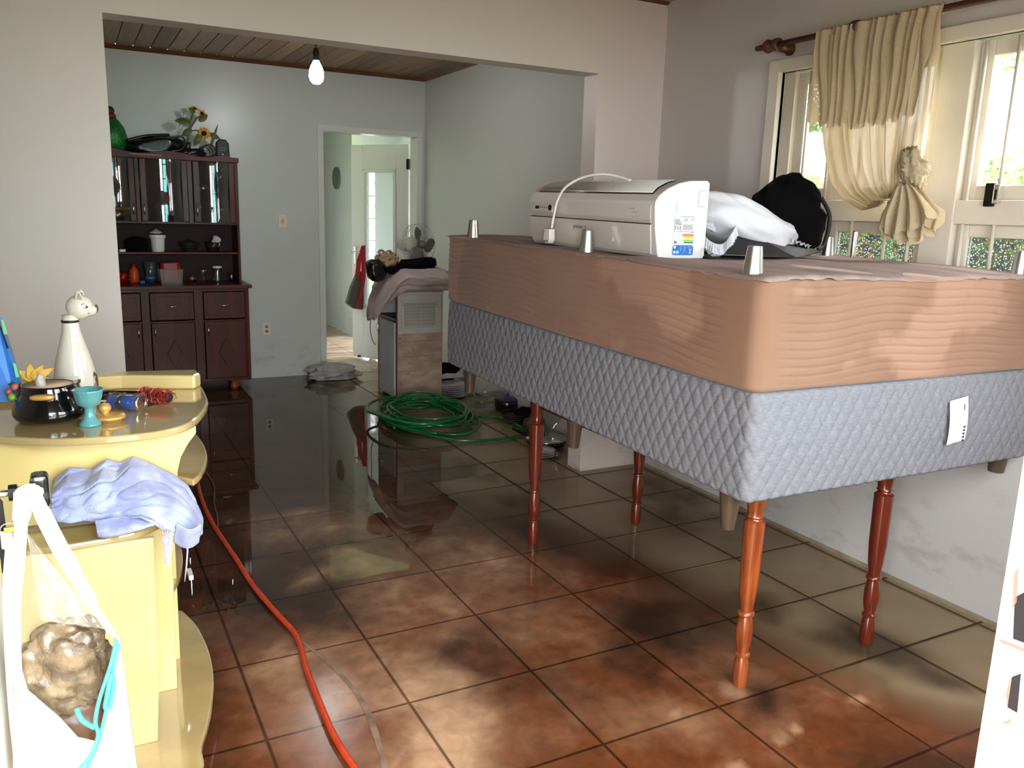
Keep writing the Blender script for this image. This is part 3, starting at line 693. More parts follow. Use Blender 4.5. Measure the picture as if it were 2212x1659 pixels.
for k, (c, w) in enumerate((((22, 110, 70), .040), ((120, 185, 60), .043), ((250, 215, 60), .045), ((245, 160, 60), .046), ((235, 80, 50), .050))):
    z = .0455+.0068*k; zz = LZ+z
    MB().prism([(LX+.094, zz), (LX+.094, zz+.0052), (LX+.094-w, zz+.0052), (LX+.094-w-.003, zz+.0026), (LX+.094-w, zz)], -.0012, -.0008, 'y').build('print', mat('bar_%d' % k, srgb(*c), .5), el, world=False)
MB().prism([(LX+.007, LZ+.044), (LX+.007, LZ+.053), (LX+.016, LZ+.053), (LX+.020, LZ+.0485), (LX+.016, LZ+.044)], -.0012, -.0008, 'y').build('print', ink, el, world=False)
fine_ink = mat('fine_ink', srgb(60, 60, 62), .6)
mk = MB()
def bars(x0, z0, x1, rows, dz, h=.0012):
    for k in range(rows): mk.box((LX+x0+random.uniform(0, .004), -.0013, LZ+z0-dz*k), (LX+x1-random.uniform(0, .006), -.0009, LZ+z0-dz*k+h))
bars(.040, .110, .090, 5, .004); bars(.006, .128, .030, 4, .004); bars(.046, .131, .066, 3, .003); bars(.078, .131, .092, 2, .003); bars(.030, .139, .094, 1, .003); bars(.078, .084, .094, 1, .003)
for a, b in (((.004, .122), (.034, .1228)), ((.004, .086), (.096, .0868)), ((.033, .088), (.0338, .122)), ((.004, .088), (.0048, .135))): mk.box((LX+a[0], -.0013, LZ+a[1]), (LX+b[0], -.0009, LZ+b[1]))
mk.build('print', fine_ink, el, world=False, kind='stuff')
def end_M(x, z): return Matrix.Translation((LX+x, -.0013, LZ+z)) @ Matrix.Rotation(-PI/2, 4, 'X') @ Matrix.Rotation(PI, 4, 'Y') @ Matrix.Rotation(0, 4, 'Z')
def EM(x, z):
    X = Vector((-1, 0, 0)); Y = Vector((0, 0, -1)); Z = X.cross(Y); return Matrix.Translation((LX+x, -.0014, LZ+z)) @ Matrix((X, Y, Z)).transposed().to_4x4()
text('17,1', .017, ink, el, EM(.019, .100), 'print', world=False); text('kWh/mês', .006, ink, el, EM(.019, .113), 'print', world=False)
text('A', .009, lab_white, el, EM(.0115, .0485), 'print', world=False, ext=.0004)
wt = lab_white
text('PROCEL', .008, wt, el, EM(.082, .033), 'print', world=False); text('ENERGIA', .007, wt, el, EM(.060, .013), 'print', world=False)
mk = MB()
for x0 in (.036, .052): 
    for k in range(5): mk.box((LX+x0, -.0016, LZ+.034-.004*k), (LX+x0+random.uniform(.008, .013), -.0012, LZ+.0355-.004*k))
mk.prism([(LX+.074, LZ+.006), (LX+.092, LZ+.006), (LX+.085, LZ+.016), (LX+.092, LZ+.026), (LX+.074, LZ+.026), (LX+.081, LZ+.016)], -.0016, -.0012, 'y')
for x_, z_ in ((.012, .031), (.012, .013), (.026, .013)): mk.lathe([(0, 0), (.005, 0), (.005, .0006), (0, .0006)], (0, 0, 0), 14, Matrix.Translation((LX+x_, -.0012, LZ+z_)) @ Matrix.Rotation(PI/2, 4, 'X'))
mk.build('print', wt, el, world=False, kind='stuff')
# power cord with its plug hanging on the front
W2 = wm(ac).inverted()
cordp = [(.10, .34, .277), (.085, .40, .292), (.05, .47, .30), (.01, .55, .285), (-.03, .61, .245), (-.045, .645, .19), (-.05, .66, .13), (-.052, .672, .075)]
MB().tube(spline(cordp, 8), .0052, 8).build('power_cord', white_plastic, ac, world=False, smooth=True)
pl = MB().prism([(.650, .072), (.696, .070), (.702, .028), (.690, .012), (.655, .012), (.645, .028)], -.075, -.048, 'x').build('plug', white_plastic, ac, world=False, bevel=.004)
mk = MB()
for y_, z_ in ((.660, .020), (.672, .022), (.684, .020)): mk.tube([(-.0765, y_, z_), (-.073, y_, z_)], .0042, 8)
mk.tube([(-.0765, .658, .062), (-.074, .658, .062)], .002, 6); mk.tube([(-.0765, .688, .060), (-.074, .688, .060)], .002, 6)
mk.build('pin', steel, pl, world=False)

def onbed(v, c=None):
    q = AX.transposed() @ (v - P0); c0 = (TOP if c is None else c) + .004
    if q.z < c0: q.z = c0 + (q.z-c0)*.01
    return P0 + AX @ q
# ------------------------------------------------------------------ pillow, flat black panel, black backpack on the bed
white_cloth = mat('white_cotton', srgb(200, 201, 206), .85, bump=.25, bscale=40, spec=.2)
def frame_at(o, rz=0, rx=0, ry=0): return Matrix.Translation(o) @ Matrix.Rotation(rz, 4, 'Z') @ Matrix.Rotation(ry, 4, 'Y') @ Matrix.Rotation(rx, 4, 'X')
po = bedpt(.68, .98, TOP)
pil = thing('pillow', 'white pillow with a ruffled edge slumped beside the air conditioner', 'pillow', po)
MB().blob((po.x, po.y, po.z+.115), (.34, .24, .10), 3, .10, 1.5, 56, 30, frame_at((0, 0, 0), math.radians(12), 0, math.radians(14)), .75, None, .05, 5).clamp(onbed).build('cushion', white_cloth, pil, smooth=True)
def ruffle(path, w0, amp, fr, drop):
    vs = []; n = len(path)
    for i, p in enumerate(path):
        p = Vector(p); t = Vector(path[min(i+1, n-1)])-Vector(path[max(i-1, 0)]); t.normalize()
        out = Vector(drop)
        sd = t.cross(out).normalized()
        for k in range(5):
            f = k/4; vs.append(p + out*w0*f + sd*amp*f*math.sin(i*fr) + t*amp*.4*f*math.cos(i*fr*1.3))
    return MB().add(vs, [(5*i+k, 5*i+k+1, 5*i+6+k, 5*i+5+k) for i in range(n-1) for k in range(4)])
rp = spline([ony(*q) for q in ((1511, 470, 2.50), (1520, 505, 2.44), (1540, 524, 2.40), (1562, 526, 2.40), (1578, 508, 2.41), (1590, 487, 2.46))], 26)
ruffle(rp, .055, .013, 1.15, (-.35, -.35, -.75)).build('ruffle', white_cloth, pil, smooth=True, solid=.001)
rp3 = spline([ony(*q) for q in ((1590, 484, 2.48), (1620, 490, 2.50), (1660, 501, 2.53), (1700, 514, 2.56), (1744, 530, 2.60))], 26)
ruffle(rp3, .028, .009, 1.25, (0, -.6, -.2)).build('ruffle', white_cloth, pil, smooth=True, solid=.001)
rp2 = spline([ony(*q) for q in ((1512, 430, 2.62), (1516, 460, 2.56), (1524, 492, 2.48))], 26)
ruffle(rp2, .06, .013, 1.15, (.3, -.6, -.3)).build('ruffle', white_cloth, pil, smooth=True, solid=.001)
# flat black panel (screen-like) tilted against the pillow
def quadbox(c, th): # c: 4 corners top face; extruded down by th along normal
    c = [Vector(p) for p in c]; n = (c[1]-c[0]).cross(c[3]-c[0]).normalized()
    if n.z < 0: n = -n
    return MB().add(c + [p - n*th for p in c], [(0,1,2,3), (7,6,5,4), (0,4,5,1), (1,5,6,2), (2,6,7,3), (3,7,4,0)])
scr = thing('flat_screen', 'thin black flat screen lying tilted under the white pillow', 'screen', bedpt(.7, .65, TOP))
quadbox([ony(1597, 491, 2.52), ony(1778, 543, 2.62), ony(1722, 562, 2.44), ony(1556, 551, 2.40)], .016).clamp(onbed).build('screen_frame', black_plastic, scr, bevel=.004)
quadbox([ony(1610, 498, 2.55), ony(1750, 540, 2.63), ony(1700, 560, 2.47), ony(1590, 552, 2.43)], .03).clamp(onbed).build('back_cover', mat('black_shell', srgb(8, 8, 9), .5, spec=.25), scr, bevel=.006)
quadbox([ony(1512, 552, 2.42), ony(1600, 540, 2.48), ony(1640, 556, 2.44), ony(1540, 562, 2.36)], .018).clamp(onbed).build('stand', black_plastic, scr, bevel=.004)
bo = bedpt(1.13, 1.07, TOP)
bk = thing('backpack', 'black cloth backpack slumped upright before the window', 'backpack', bo)
def bagM(): return Matrix.Rotation(math.radians(-27), 4, 'Z') @ Matrix.Rotation(math.radians(4), 4, 'Y')
MB().blob((bo.x, bo.y, bo.z+.17), (.142, .10, .165), 11, .16, 1.7, 48, 30, bagM(), .82, None, .06, 6).clamp(onbed).build('body', black_cloth, bk, smooth=True)
MB().blob((bo.x+.04, bo.y-.05, bo.z+.12), (.10, .07, .105), 5, .16, 2.2, 32, 20, bagM(), .8, None, .05, 7).clamp(onbed).build('pocket', black_cloth, bk, smooth=True)
MB().blob((bo.x-.13, bo.y+.05, bo.z+.235), (.035, .03, .03), 8, .1, 2, 20, 12).build('side_strap', black_cloth, bk, smooth=True)
hp = spline([bo+Vector((-.03, .0, .30)), bo+Vector((-.02, 0, .335)), bo+Vector((.02, 0, .342)), bo+Vector((.045, 0, .30))], 6)
MB().tube(hp, .012, 8).build('handle', black_cloth, bk, smooth=True)
MB().tube(spline([bo+Vector((.10, -.09, .25)), bo+Vector((.155, -.10, .17)), bo+Vector((.13, -.11, .05)), bo+Vector((.09, -.11, .02))], 6), .010, 8).build('strap', mat('strap_web', srgb(24, 24, 26), .6), bk, smooth=True)

# ------------------------------------------------------------------ curtain rod and lace curtain
RX = 3.075
rod_wood = mat('dark_rod_wood', srgb(92, 56, 34), .4, c2=srgb(70, 42, 26), scale=4, stretch=(8, 1, 8))
rd = thing('curtain_rod', 'dark wooden curtain rod with turned finials above the window', 'curtain rod', (RX, 2.1, 2.38))
MB().tube([(RX, .5, 2.385), (RX, 3.20, 2.385)], .0135, 12).build('pole', rod_wood, rd, smooth=True)
def lathe_y(prof, c, seg=16): return MB().lathe(prof, (0, 0, 0), seg, Matrix.Translation(c) @ Matrix.Rotation(-PI/2, 4, 'X'))
lathe_y([(0, 0), (.0135, 0), (.0135, .03), (.026, .038), (.033, .055), (.026, .072), (.014, .08), (.014, .13), (.012, .135), (0, .135)], (RX, 3.16, 2.385)).build('finial', rod_wood, rd, smooth=True)
for y in (3.16, 2.70, 1.2):
    mb = MB().lathe([(0, 0), (.030, 0), (.033, .012), (.022, .03), (.02, .07), (0, .07)], (0, 0, 0), 16, Matrix.Translation((XW, y, 2.375)) @ Matrix.Rotation(-PI/2, 4, 'Y'))
    mb.build('bracket', rod_wood, rd, smooth=True)
    lathe_y([(.0135, -.014), (.029, -.014), (.030, 0), (.029, .014), (.0135, .014)], (RX, y, 2.385)).build('bracket_ring', rod_wood, rd, smooth=True)
lace = bpy.data.materials.new('cream_lace'); lace.use_nodes = True; nt = lace.node_tree; N = nt.nodes; Lk = nt.links; N.remove(N['Principled BSDF'])
d = N.new('ShaderNodeBsdfDiffuse'); d.inputs[0].default_value = srgb(198, 182, 150); t = N.new('ShaderNodeBsdfTranslucent'); t.inputs[0].default_value = srgb(216, 196, 160)
x1 = N.new('ShaderNodeMixShader'); x1.inputs[0].default_value = .16; Lk.new(d.outputs[0], x1.inputs[1]); Lk.new(t.outputs[0], x1.inputs[2])
tp = N.new('ShaderNodeBsdfTransparent'); x2 = N.new('ShaderNodeMixShader'); tc = N.new('ShaderNodeTexCoord')
vo = N.new('ShaderNodeTexVoronoi'); vo.inputs['Scale'].default_value = 170; Lk.new(tc.outputs['Object'], vo.inputs['Vector'])
mr = N.new('ShaderNodeMapRange'); mr.inputs[1].default_value = .0; mr.inputs[2].default_value = .35; mr.inputs[3].default_value = .16; mr.inputs[4].default_value = .0
Lk.new(vo.outputs['Distance'], mr.inputs[0]); Lk.new(mr.outputs[0], x2.inputs[0]); Lk.new(x1.outputs[0], x2.inputs[1]); Lk.new(tp.outputs[0], x2.inputs[2])
bm_ = N.new('ShaderNodeBump'); bm_.inputs['Strength'].default_value = .5; bm_.inputs['Distance'].default_value = .003; Lk.new(vo.outputs['Distance'], bm_.inputs['Height']); Lk.new(bm_.outputs[0], d.inputs['Normal'])
Lk.new(x2.outputs[0], N['Material Output'].inputs[0])
sheer = mat('cream_sheer', srgb(200, 184, 152), .9, spec=.1, bump=.2, bscale=300)
nt = sheer.node_tree; N = nt.nodes; Lk = nt.links
t = N.new('ShaderNodeBsdfTranslucent'); t.inputs[0].default_value = srgb(210, 190, 155); tpp = N.new('ShaderNodeBsdfTransparent')
x1 = N.new('ShaderNodeMixShader'); x1.inputs[0].default_value = .09; x2 = N.new('ShaderNodeMixShader'); x2.inputs[0].default_value = .015
Lk.new(N['Principled BSDF'].outputs[0], x1.inputs[1]); Lk.new(t.outputs[0], x1.inputs[2]); Lk.new(x1.outputs[0], x2.inputs[1]); Lk.new(tpp.outputs[0], x2.inputs[2]); Lk.new(x2.outputs[0], N['Material Output'].inputs[0])
cu = thing('curtain', 'cream lace curtain with scalloped valance knotted up beside the window', 'curtain', (RX, 2.65, 2.38))
YA, YBc = 2.895, 2.275        # far and near ends on the rod
# silhouettes taken on the plane x = RX
def CP(px, py): p = onx(px, py, RX-.015); return (p.y, p.z)
Lp = [CP(*q) for q in ((1760,85),(1764,160),(1772,240),(1782,320),(1800,400),(1828,435),(1868,455),(1905,445))]
Rp = [CP(*q) for q in ((2034,25),(2030,110),(2016,170),(2008,235),(1992,300),(1972,350),(1962,390),(1950,415))]
def interp(P, v):
    v = v*(len(P)-1); i = min(int(v), len(P)-2); f = v-i
    return (P[i][0]+(P[i+1][0]-P[i][0])*f, P[i][1]+(P[i+1][1]-P[i][1])*f)
def cfold(u, v, n, amp, ph=0):
    w = n*2*PI*(u+.03*math.sin(v*4+ph)+.02*math.sin(u*23))
    return amp*math.sin(w+ph)+amp*.5*math.sin(w*.47+2*v+ph)
def drape(u, v):
    a = interp(Lp, v); b = interp(Rp, v)
    y = a[0]+(b[0]-a[0])*u; z = a[1]+(b[1]-a[1])*u
    k = 1-.25*v
    return (RX-.012 + cfold(u, v, 11+0*v, .012*k+.010*v) - .03*v, y, z)
MB().grid(drape, 150, 60).build('panel', sheer, cu, smooth=True)
def valance(u, v):
    H = .375+.05*u*(1-u)*0 + .03*math.sin(u*3)
    hem = .034*abs(math.sin(u*PI*10))**.6 * (v**5)
    yy = YA+(YBc-YA)*u; z = 2.395 - v*H*(1+.05*noise.noise(Vector((u*7, 0, 2)))) - hem
    yy += .055*v*u-.008*v*(1-u)
    return (RX-.028 + cfold(u, v, 13, .010, 1.0) - .012*v, yy, z)
MB().grid(valance, 220, 40).build('valance', lace, cu, smooth=True)
# header loops over the rod: real scalloped heading
hd_ = MB()
for k in range(26):
    y = YA+(YBc-YA)*(k+.5)/26
    hd_.tube([(RX+.017*math.cos(a), y+.004*math.sin(a*2), 2.386+.019*math.sin(a)) for a in [i*PI/4 for i in range(8)]], .0052, 6, closed=True)
hd_.build('heading_loops', lace, cu, smooth=True, kind='stuff')
# knot and tail
kp = onx(1962, 420, RX-.05)
kn = MB().blob((RX-.06, kp.y+.00, kp.z-.02), (.045, .060, .055), 4, .30, 2.2, 60, 40, Matrix.Rotation(.4, 4, 'X'), 1, None, .3, 12)
kn.build('knot', sheer, cu, smooth=True)
kn = MB().blob((RX-.05, onx(1975,365,RX-.05).y, onx(1975,365,RX-.05).z), (.040, .055, .085), 9, .3, 2.0, 60, 40, Matrix.Rotation(-.5, 4, 'X'), 1, None, .3, 12)
kn.build('knot_loop', sheer, cu, smooth=True)
TL = [CP(*q) for q in ((1958,408),(1940,435),(1922,462),(1915,485),(1945,500))]
TR = [CP(*q) for q in ((2000,398),(2025,420),(2050,445),(2068,458),(2062,480))]
def tail(u, v, off=0, L=1.0, ph=0):
    v2 = v*L
    a = interp(TL, v2); b = interp(TR, v2)
    y = a[0]+(b[0]-a[0])*u; z = a[1]+(b[1]-a[1])*u
    z -= .022*abs(math.sin(u*PI*8+ph))**.6*v**5 + (.05*math.sin(u*PI))*v*v
    return (RX-.07-off + (.006+.020*v)*math.sin(u*30+ph*3+2*v) - .02*v, y, z)
MB().grid(lambda u, v: tail(u, v), 120, 30).build('tail', lace, cu, smooth=True)
MB().grid(lambda u, v: tail(.08+u*.8, v, .018, .86, 1.3), 110, 28).build('tail', lace, cu, smooth=True)
MB().grid(lambda u, v: tail(.30+u*.68, v, .034, .72, 2.4), 90, 24).build('tail', lace, cu, smooth=True)

# ------------------------------------------------------------------ light bulb hanging in the kitchen
bx = ony(684, 100, 5.75); bb = ony(684, 186, 5.75)
lb_ = thing('light_bulb', 'lit bare bulb hanging from a black socket under the plank ceiling', 'lamp', (bx.x, bx.y, bb.z))
H = bx.z-bb.z-.03
MB().lathe([(0, 0), (.022, .004), (.040, .022), (.048, .05), (.046, .085), (.036, .115), (.022, .140), (.017, .155), (0, .155)], (bb.x, 5.75, bb.z+.01), 24).build('bulb_glass', mat('lit_bulb', (1,1,1,1), .3, emit=(.98, .99, 1, 1), estr=85), lb_, smooth=True)
MB().lathe([(0, .150), (.019, .150), (.021, .20), (.016, .225), (.006, .235), (0, .235)], (bb.x, 5.75, bb.z+.01), 20).build('socket', black_plastic, lb_, smooth=False)
MB().tube([(bb.x, 5.75, bb.z+.24), (bb.x, 5.75, ZC)], .004, 8).build('wire', black_plastic, lb_, smooth=True)

# ------------------------------------------------------------------ kitchen dresser
cb = thing('kitchen_dresser', 'dark cherry wood kitchen dresser with glass upper doors against the kitchen wall', 'dresser', (.72, 7.45, 0))
CX0, CX1, LY, UY, CYB = .085, 1.315, 7.22, 7.38, 7.69
def cbx(n, a, b, m=mahog, bv=.003, par=None, **k): return MB().box(a, b).build(n, m, par or cb, bevel=bv, **k)
cbx('side_panel', (CX1-.022, LY, .085), (CX1, CYB, .872)); cbx('side_panel', (CX0, LY, .085), (CX0+.022, CYB, .872))
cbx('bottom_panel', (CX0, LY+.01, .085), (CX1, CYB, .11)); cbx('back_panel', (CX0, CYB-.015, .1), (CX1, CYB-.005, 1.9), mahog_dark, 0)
cbx('counter', (CX0-.02, LY-.025, .872), (CX1+.025, CYB, .900))
cols = [(.142, .478), (.542, .878), (.948, 1.283)]
for x0, x1 in [(CX0+.02, .142), (.478, .542), (.878, .948), (1.283, CX1-.02)]: cbx('front_post', (x0, LY+.004, .11), (x1, LY+.03, .872))
cbx('rail', (CX0+.02, LY+.006, .845), (CX1-.02, LY+.028, .872)); cbx('rail', (CX0+.02, LY+.006, .595), (CX1-.02, LY+.028, .612)); cbx('rail', (CX0+.02, LY+.006, .085), (CX1-.02, LY+.028, .115))
def handle_h(x, y, z, w, par):
    MB().tube([(x-w/2, y, z), (x-w/2+.006, y-.014, z+.002), (x-w/4, y-.02, z), (x, y-.022, z-.003), (x+w/4, y-.02, z), (x+w/2-.006, y-.014, z+.002), (x+w/2, y, z)], [.006, .004, .0045, .0065, .0045, .004, .006], 8).build('handle', chrome, par, smooth=True)
def handle_v(x, y, z, w, par):
    MB().tube([(x, y, z-w/2), (x, y-.014, z-w/2+.006), (x, y-.02, z-w/4), (x, y-.022, z), (x, y-.02, z+w/4), (x, y-.014, z+w/2-.006), (x, y, z+w/2)], [.006, .004, .0045, .0065, .0045, .004, .006], 8).build('handle', chrome, par, smooth=True)
groove = mat('routed_line', srgb(46, 14, 11), .5)
for i, (x0, x1) in enumerate(cols):
    dr = cbx('drawer', (x0+.004, LY-.014, .622), (x1-.004, LY+.006, .842), mahog_front, .004)
    mb = MB()
    for e, off in ((.028, 0),):
        a, b, c, d_ = x0+e+.004, x1-e-.004, .622+e, .842-e
        mb.box((a, LY-.018, c), (b, LY-.014, c+.004)).box((a, LY-.018, d_-.004), (b, LY-.014, d_)).box((a, LY-.018, c), (a+.004, LY-.014, d_)).box((b-.004, LY-.018, c), (b, LY-.014, d_))
    mb.build('moulding', mahog, dr, bevel=.001)
    handle_h((x0+x1)/2, LY-.014, .735, .085, dr)
    do = cbx('door', (x0+.004, LY-.014, .118), (x1-.004, LY+.006, .598), mahog_front, .004)
    xm = (x0+x1)/2; zm = .34
    mb = MB()
    P = [(xm, zm+.115), (xm+.058, zm), (xm, zm-.115), (xm-.058, zm)]
    for q in range(4):
        a, b = P[q], P[(q+1) % 4]; mb.tube([(a[0], LY-.0145, a[1]), (b[0], LY-.0145, b[1])], .0022, 5)
    mb.build('diamond_moulding', groove, do)
    handle_v(x0+.03 if i else x1-.03, LY-.014, .525, .075, do)
for x in (1.18, .72, .20): MB().lathe([(0, 0), (.022, 0), (.034, .02), (.036, .035), (.026, .055), (.022, .06), (.03, .07), (.036, .087), (0, .087)], (x, LY+.06, 0), 18).build('foot', mat('foot_wood', srgb(150, 70, 34), .3), cb, smooth=True)
for x in (1.22,): MB().lathe([(0, 0), (.022, 0), (.034, .02), (.036, .035), (.026, .055), (.022, .06), (.03, .07), (.036, .087), (0, .087)], (x, CYB-.06, 0), 18).build('foot', mahog, cb, smooth=True)
# upper part
U0, U1 = CX0+.02, 1.290
cbx('side_panel', (U1-.02, UY, .900), (U1, CYB, 1.915)); cbx('side_panel', (U0, UY, .900), (U0+.02, CYB, 1.915))
cbx('shelf', (U0, UY+.01, 1.385), (U1, CYB, 1.405)); cbx('shelf', (U0+.02, UY+.03, 1.140), (U1-.02, CYB, 1.157)); cbx('top_panel', (U0, UY, 1.895), (U1, CYB, 1.915))
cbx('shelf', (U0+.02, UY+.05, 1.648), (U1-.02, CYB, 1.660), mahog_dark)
cols2 = [(.135, .500), (.532, .893), (.930, 1.262)]
for x0, x1 in [(U0, .135), (.500, .532), (.893, .930), (1.262, U1)]: cbx('front_post', (x0, UY-.002, 1.39), (x1, UY+.02, 1.90))
poly = [(U0-.01, 1.895), (U1+.008, 1.895)]
for k in range(41):
    u = 1-k/40; x = U0-.01+(U1-U0+.018)*u
    poly.append((x, 1.925+.030*(.5-.5*math.cos(u*2*PI*2.5+.6))*(1 if .06 < u < .94 else .3)+.018*(1-u)))
MB().prism(poly, UY-.018, UY+.004, 'y').build('crown_board', mahog, cb, bevel=.003)
for i, (x0, x1) in enumerate(cols2):
    z0, z1 = 1.405, 1.893; sw = .048
    do = cbx('glass_door_stile', (x0+.003, UY-.022, z0), (x0+sw, UY-.002, z1), mahog, .004)
    s2 = cbx('glass_door_stile', (x1-sw, UY-.022, z0), (x1-.003, UY-.002, z1), mahog, .004)
    xa, xb = x0+sw, x1-sw
    MB().grid(lambda u, v: (xa+(xb-xa)*u, UY-.012-.030*math.sin(PI*u)-.004*math.sin(PI*v*2+i), z0+(z1-z0)*v), 16, 12).build('curved_glass', cab_glass, cb, smooth=True)
    handle_v((x0+.024) if i else (x1-.024), UY-.022, 1.50, .078, do if i else s2)

def jar(n, lab, c, prof, m, cat_='jar', seg=20, **k): return MB().lathe(prof, c, seg).build(n, m, None, smooth=True, label=lab, cat=cat_, **k)
def cyl(r0, r1, h, t=.003): return [(0, 0), (r0, 0), (r1, h), (r1-t, h), (r0-t, t), (0, t)]
def P_(px, y): return ony(px, 600, y).x
z1_, z2_ = .901, 1.158; ym = 7.50
yel = mat('yellow_plastic', srgb(205, 170, 40), .4); red_pl = mat('red_plastic', srgb(150, 22, 20), .3); orange_pl = mat('orange_plastic', srgb(205, 70, 18), .35); blue_pl = mat('blue_cap', srgb(28, 120, 190), .4)
greyblue = thin_glass('grey_tumbler', tint=(.35,.42,.48,1), fr=.08, rough=.1, milk=.5, milkc=(.25,.30,.34,1))
t = thing('mug', 'red mug at the left end of the dresser counter', 'mug', (P_(265, ym), ym, z1_))
MB().lathe(cyl(.032, .034, .085), (P_(265, ym), ym, z1_), 20).build('cup', red_pl, t, smooth=True); MB().tube([(P_(265, ym)+.03, ym-.02, z1_+.07), (P_(265, ym)+.052, ym-.02, z1_+.055), (P_(265, ym)+.05, ym-.02, z1_+.03), (P_(265, ym)+.03, ym-.02, z1_+.02)], .005).build('handle', red_pl, t, smooth=True)
t = thing('squeeze_bottle', 'orange plastic bottle with short neck beside the red mug', 'bottle', (P_(290, ym), ym, z1_))
MB().lathe([(0, 0), (.036, 0), (.038, .02), (.036, .09), (.028, .115), (.014, .125), (.013, .14)], (P_(290, ym), ym, z1_), 20).build('body', orange_pl, t, smooth=True); MB().lathe([(0, .138), (.016, .138), (.014, .158), (0, .16)], (P_(290, ym), ym, z1_), 16).build('cap', red_pl, t, smooth=True)
jar('bottle_cap', 'small blue lid lying beside the orange bottle', (P_(307, 7.44), 7.44, z1_), [(0, 0), (.022, 0), (.022, .022), (0, .022)], blue_pl, 'lid')
t = thing('tumbler', 'tall grey tumbler standing in a blue ring on the dresser counter', 'tumbler', (P_(325, ym), ym, z1_))
MB().lathe(cyl(.034, .048, .175), (P_(325, ym), ym, z1_), 20).build('cup', greyblue, t, smooth=True); MB().lathe([(.036, .03), (.0395, .03), (.0405, .05), (.037, .05)], (P_(325, ym), ym, z1_), 20).build('band', blue_pl, t, smooth=True)
mb = MB(); rbox(mb, (P_(346, ym), ym-.06, z1_+.004), (P_(390, ym), ym+.06, z1_+.17), .03); mb.build('storage_box', red_pl, None, bevel=.01, label='red lidded plastic box inside the clear tub', cat='box')
mb = MB(); xa, xb = P_(345, 7.42), P_(396, 7.42)
mb.prism([(xa+.012, z1_), (xb-.012, z1_), (xb, z1_+.115), (xa, z1_+.115)], 7.40, 7.403, 'y').box((xa+.01, 7.40, z1_), (xb-.01, 7.58, z1_+.002)).prism([(xa+.012, z1_), (xb-.012, z1_), (xb, z1_+.115), (xa, z1_+.115)], 7.58, 7.583, 'y')
mb.tube([(xa, 7.40, z1_+.115), (xb, 7.40, z1_+.115), (xb, 7.583, z1_+.115), (xa, 7.583, z1_+.115)], .003, 6, closed=True); mb.build('plastic_tub', tub_plastic, None, label='clear plastic tub around the red box', cat='tub')
jar('glass_bowl', 'clear shallow glass bowl right of the clear tub', (P_(415, ym), ym, z1_), cyl(.03, .05, .05), jar_glass, 'bowl')
jar('wine_glass', 'clear stemmed glass lying centre right on the dresser counter', (P_(440, 7.46), 7.46, z1_), [(0, 0), (.025, 0), (.02, .004), (.005, .008), (.004, .05), (.028, .075), (.032, .10), (.028, .12)], jar_glass, 'glass')
t = thing('jam_jar', 'glass jar with a white lid near the right end of the counter', 'jar', (P_(470, ym), ym, z1_))
MB().lathe([(0, 0), (.036, 0), (.038, .01), (.038, .105), (.034, .12)], (P_(470, ym), ym, z1_), 20).build('body', jar_glass, t, smooth=True); MB().lathe([(0, .12), (.038, .12), (.038, .135), (0, .136)], (P_(470, ym), ym, z1_), 20).build('lid', white_plastic, t)
jar('drinking_glass', 'small clear glass at the right end of the dresser counter', (P_(500, ym), ym, z1_), cyl(.025, .032, .075), jar_glass, 'glass')
# middle shelf
mb = MB().blob((P_(299, ym), ym, z2_+.055), (.09, .06, .06), 3, .15, 1.6, 28, 16, None, .8, -.05); mb.build('black_pouch', black_cloth, None, smooth=True, label='black cloth pouch on the dresser middle shelf', cat='pouch')
MB().box((P_(262, 7.42), 7.41, z2_), (P_(275, 7.42), 7.45, z2_+.02)).build('small_box', white_plastic, None, bevel=.002, label='tiny white box left of the black pouch', cat='box')
t = thing('bucket', 'white plastic bucket with rim on the dresser middle shelf', 'bucket', (P_(345, ym), ym, z2_))
MB().lathe([(0, 0), (.048, 0), (.052, .06), (.056, .11), (.064, .112), (.064, .135), (.060, .135), (.052, .10), (.045, .01), (0, .01)], (P_(345, ym), ym, z2_), 24).build('tub', white_plastic, t, smooth=False)
MB().grid(lambda u, v: (P_(343, ym)+.05*(u-.5)*2*math.sin(PI*max(.05, v)), ym-.02+.05*v, z2_+.15+.035*math.sin(PI*u)*v+.004*math.sin(u*40)), 24, 8).build('seashell', cream_plastic, None, smooth=True, solid=.004, label='cream fan shaped shell lying on the white bucket', cat='shell')
wire_dark = mat('dark_wire', srgb(34, 30, 28), .5)
t = thing('fruit_basket', 'dark low woven basket right of the white bucket', 'basket', (P_(412, ym), ym, z2_))
mb = MB()
for k, (r_, z) in enumerate(((.05, .004), (.062, .02), (.072, .038), (.078, .056), (.08, .07))): mb.tube([(P_(412, ym)+r_*math.cos(a*PI/10), ym+r_*.8*math.sin(a*PI/10), z2_+z) for a in range(20)], .006, 6, closed=True)
mb.build('weave', wire_dark, t, smooth=True, kind='stuff')
MB().blob((P_(412, ym), ym, z2_+.055), (.045, .04, .04), 8, .3, 2, 20, 12).build('contents', wire_dark, t, smooth=True)
jar('dark_bowl', 'dark bowl holding a white cloth on the middle shelf', (P_(463, ym), ym, z2_), cyl(.045, .072, .08), mat('dark_glaze', srgb(36, 34, 38), .2), 'bowl')
MB().blob((P_(470, ym), ym-.02, z2_+.085), (.035, .04, .045), 5, .4, 2.4, 24, 14, None, 1, None, .2, 6).build('crumpled_cloth', white_cloth, None, smooth=True, label='crumpled white cloth in the dark bowl', cat='cloth')
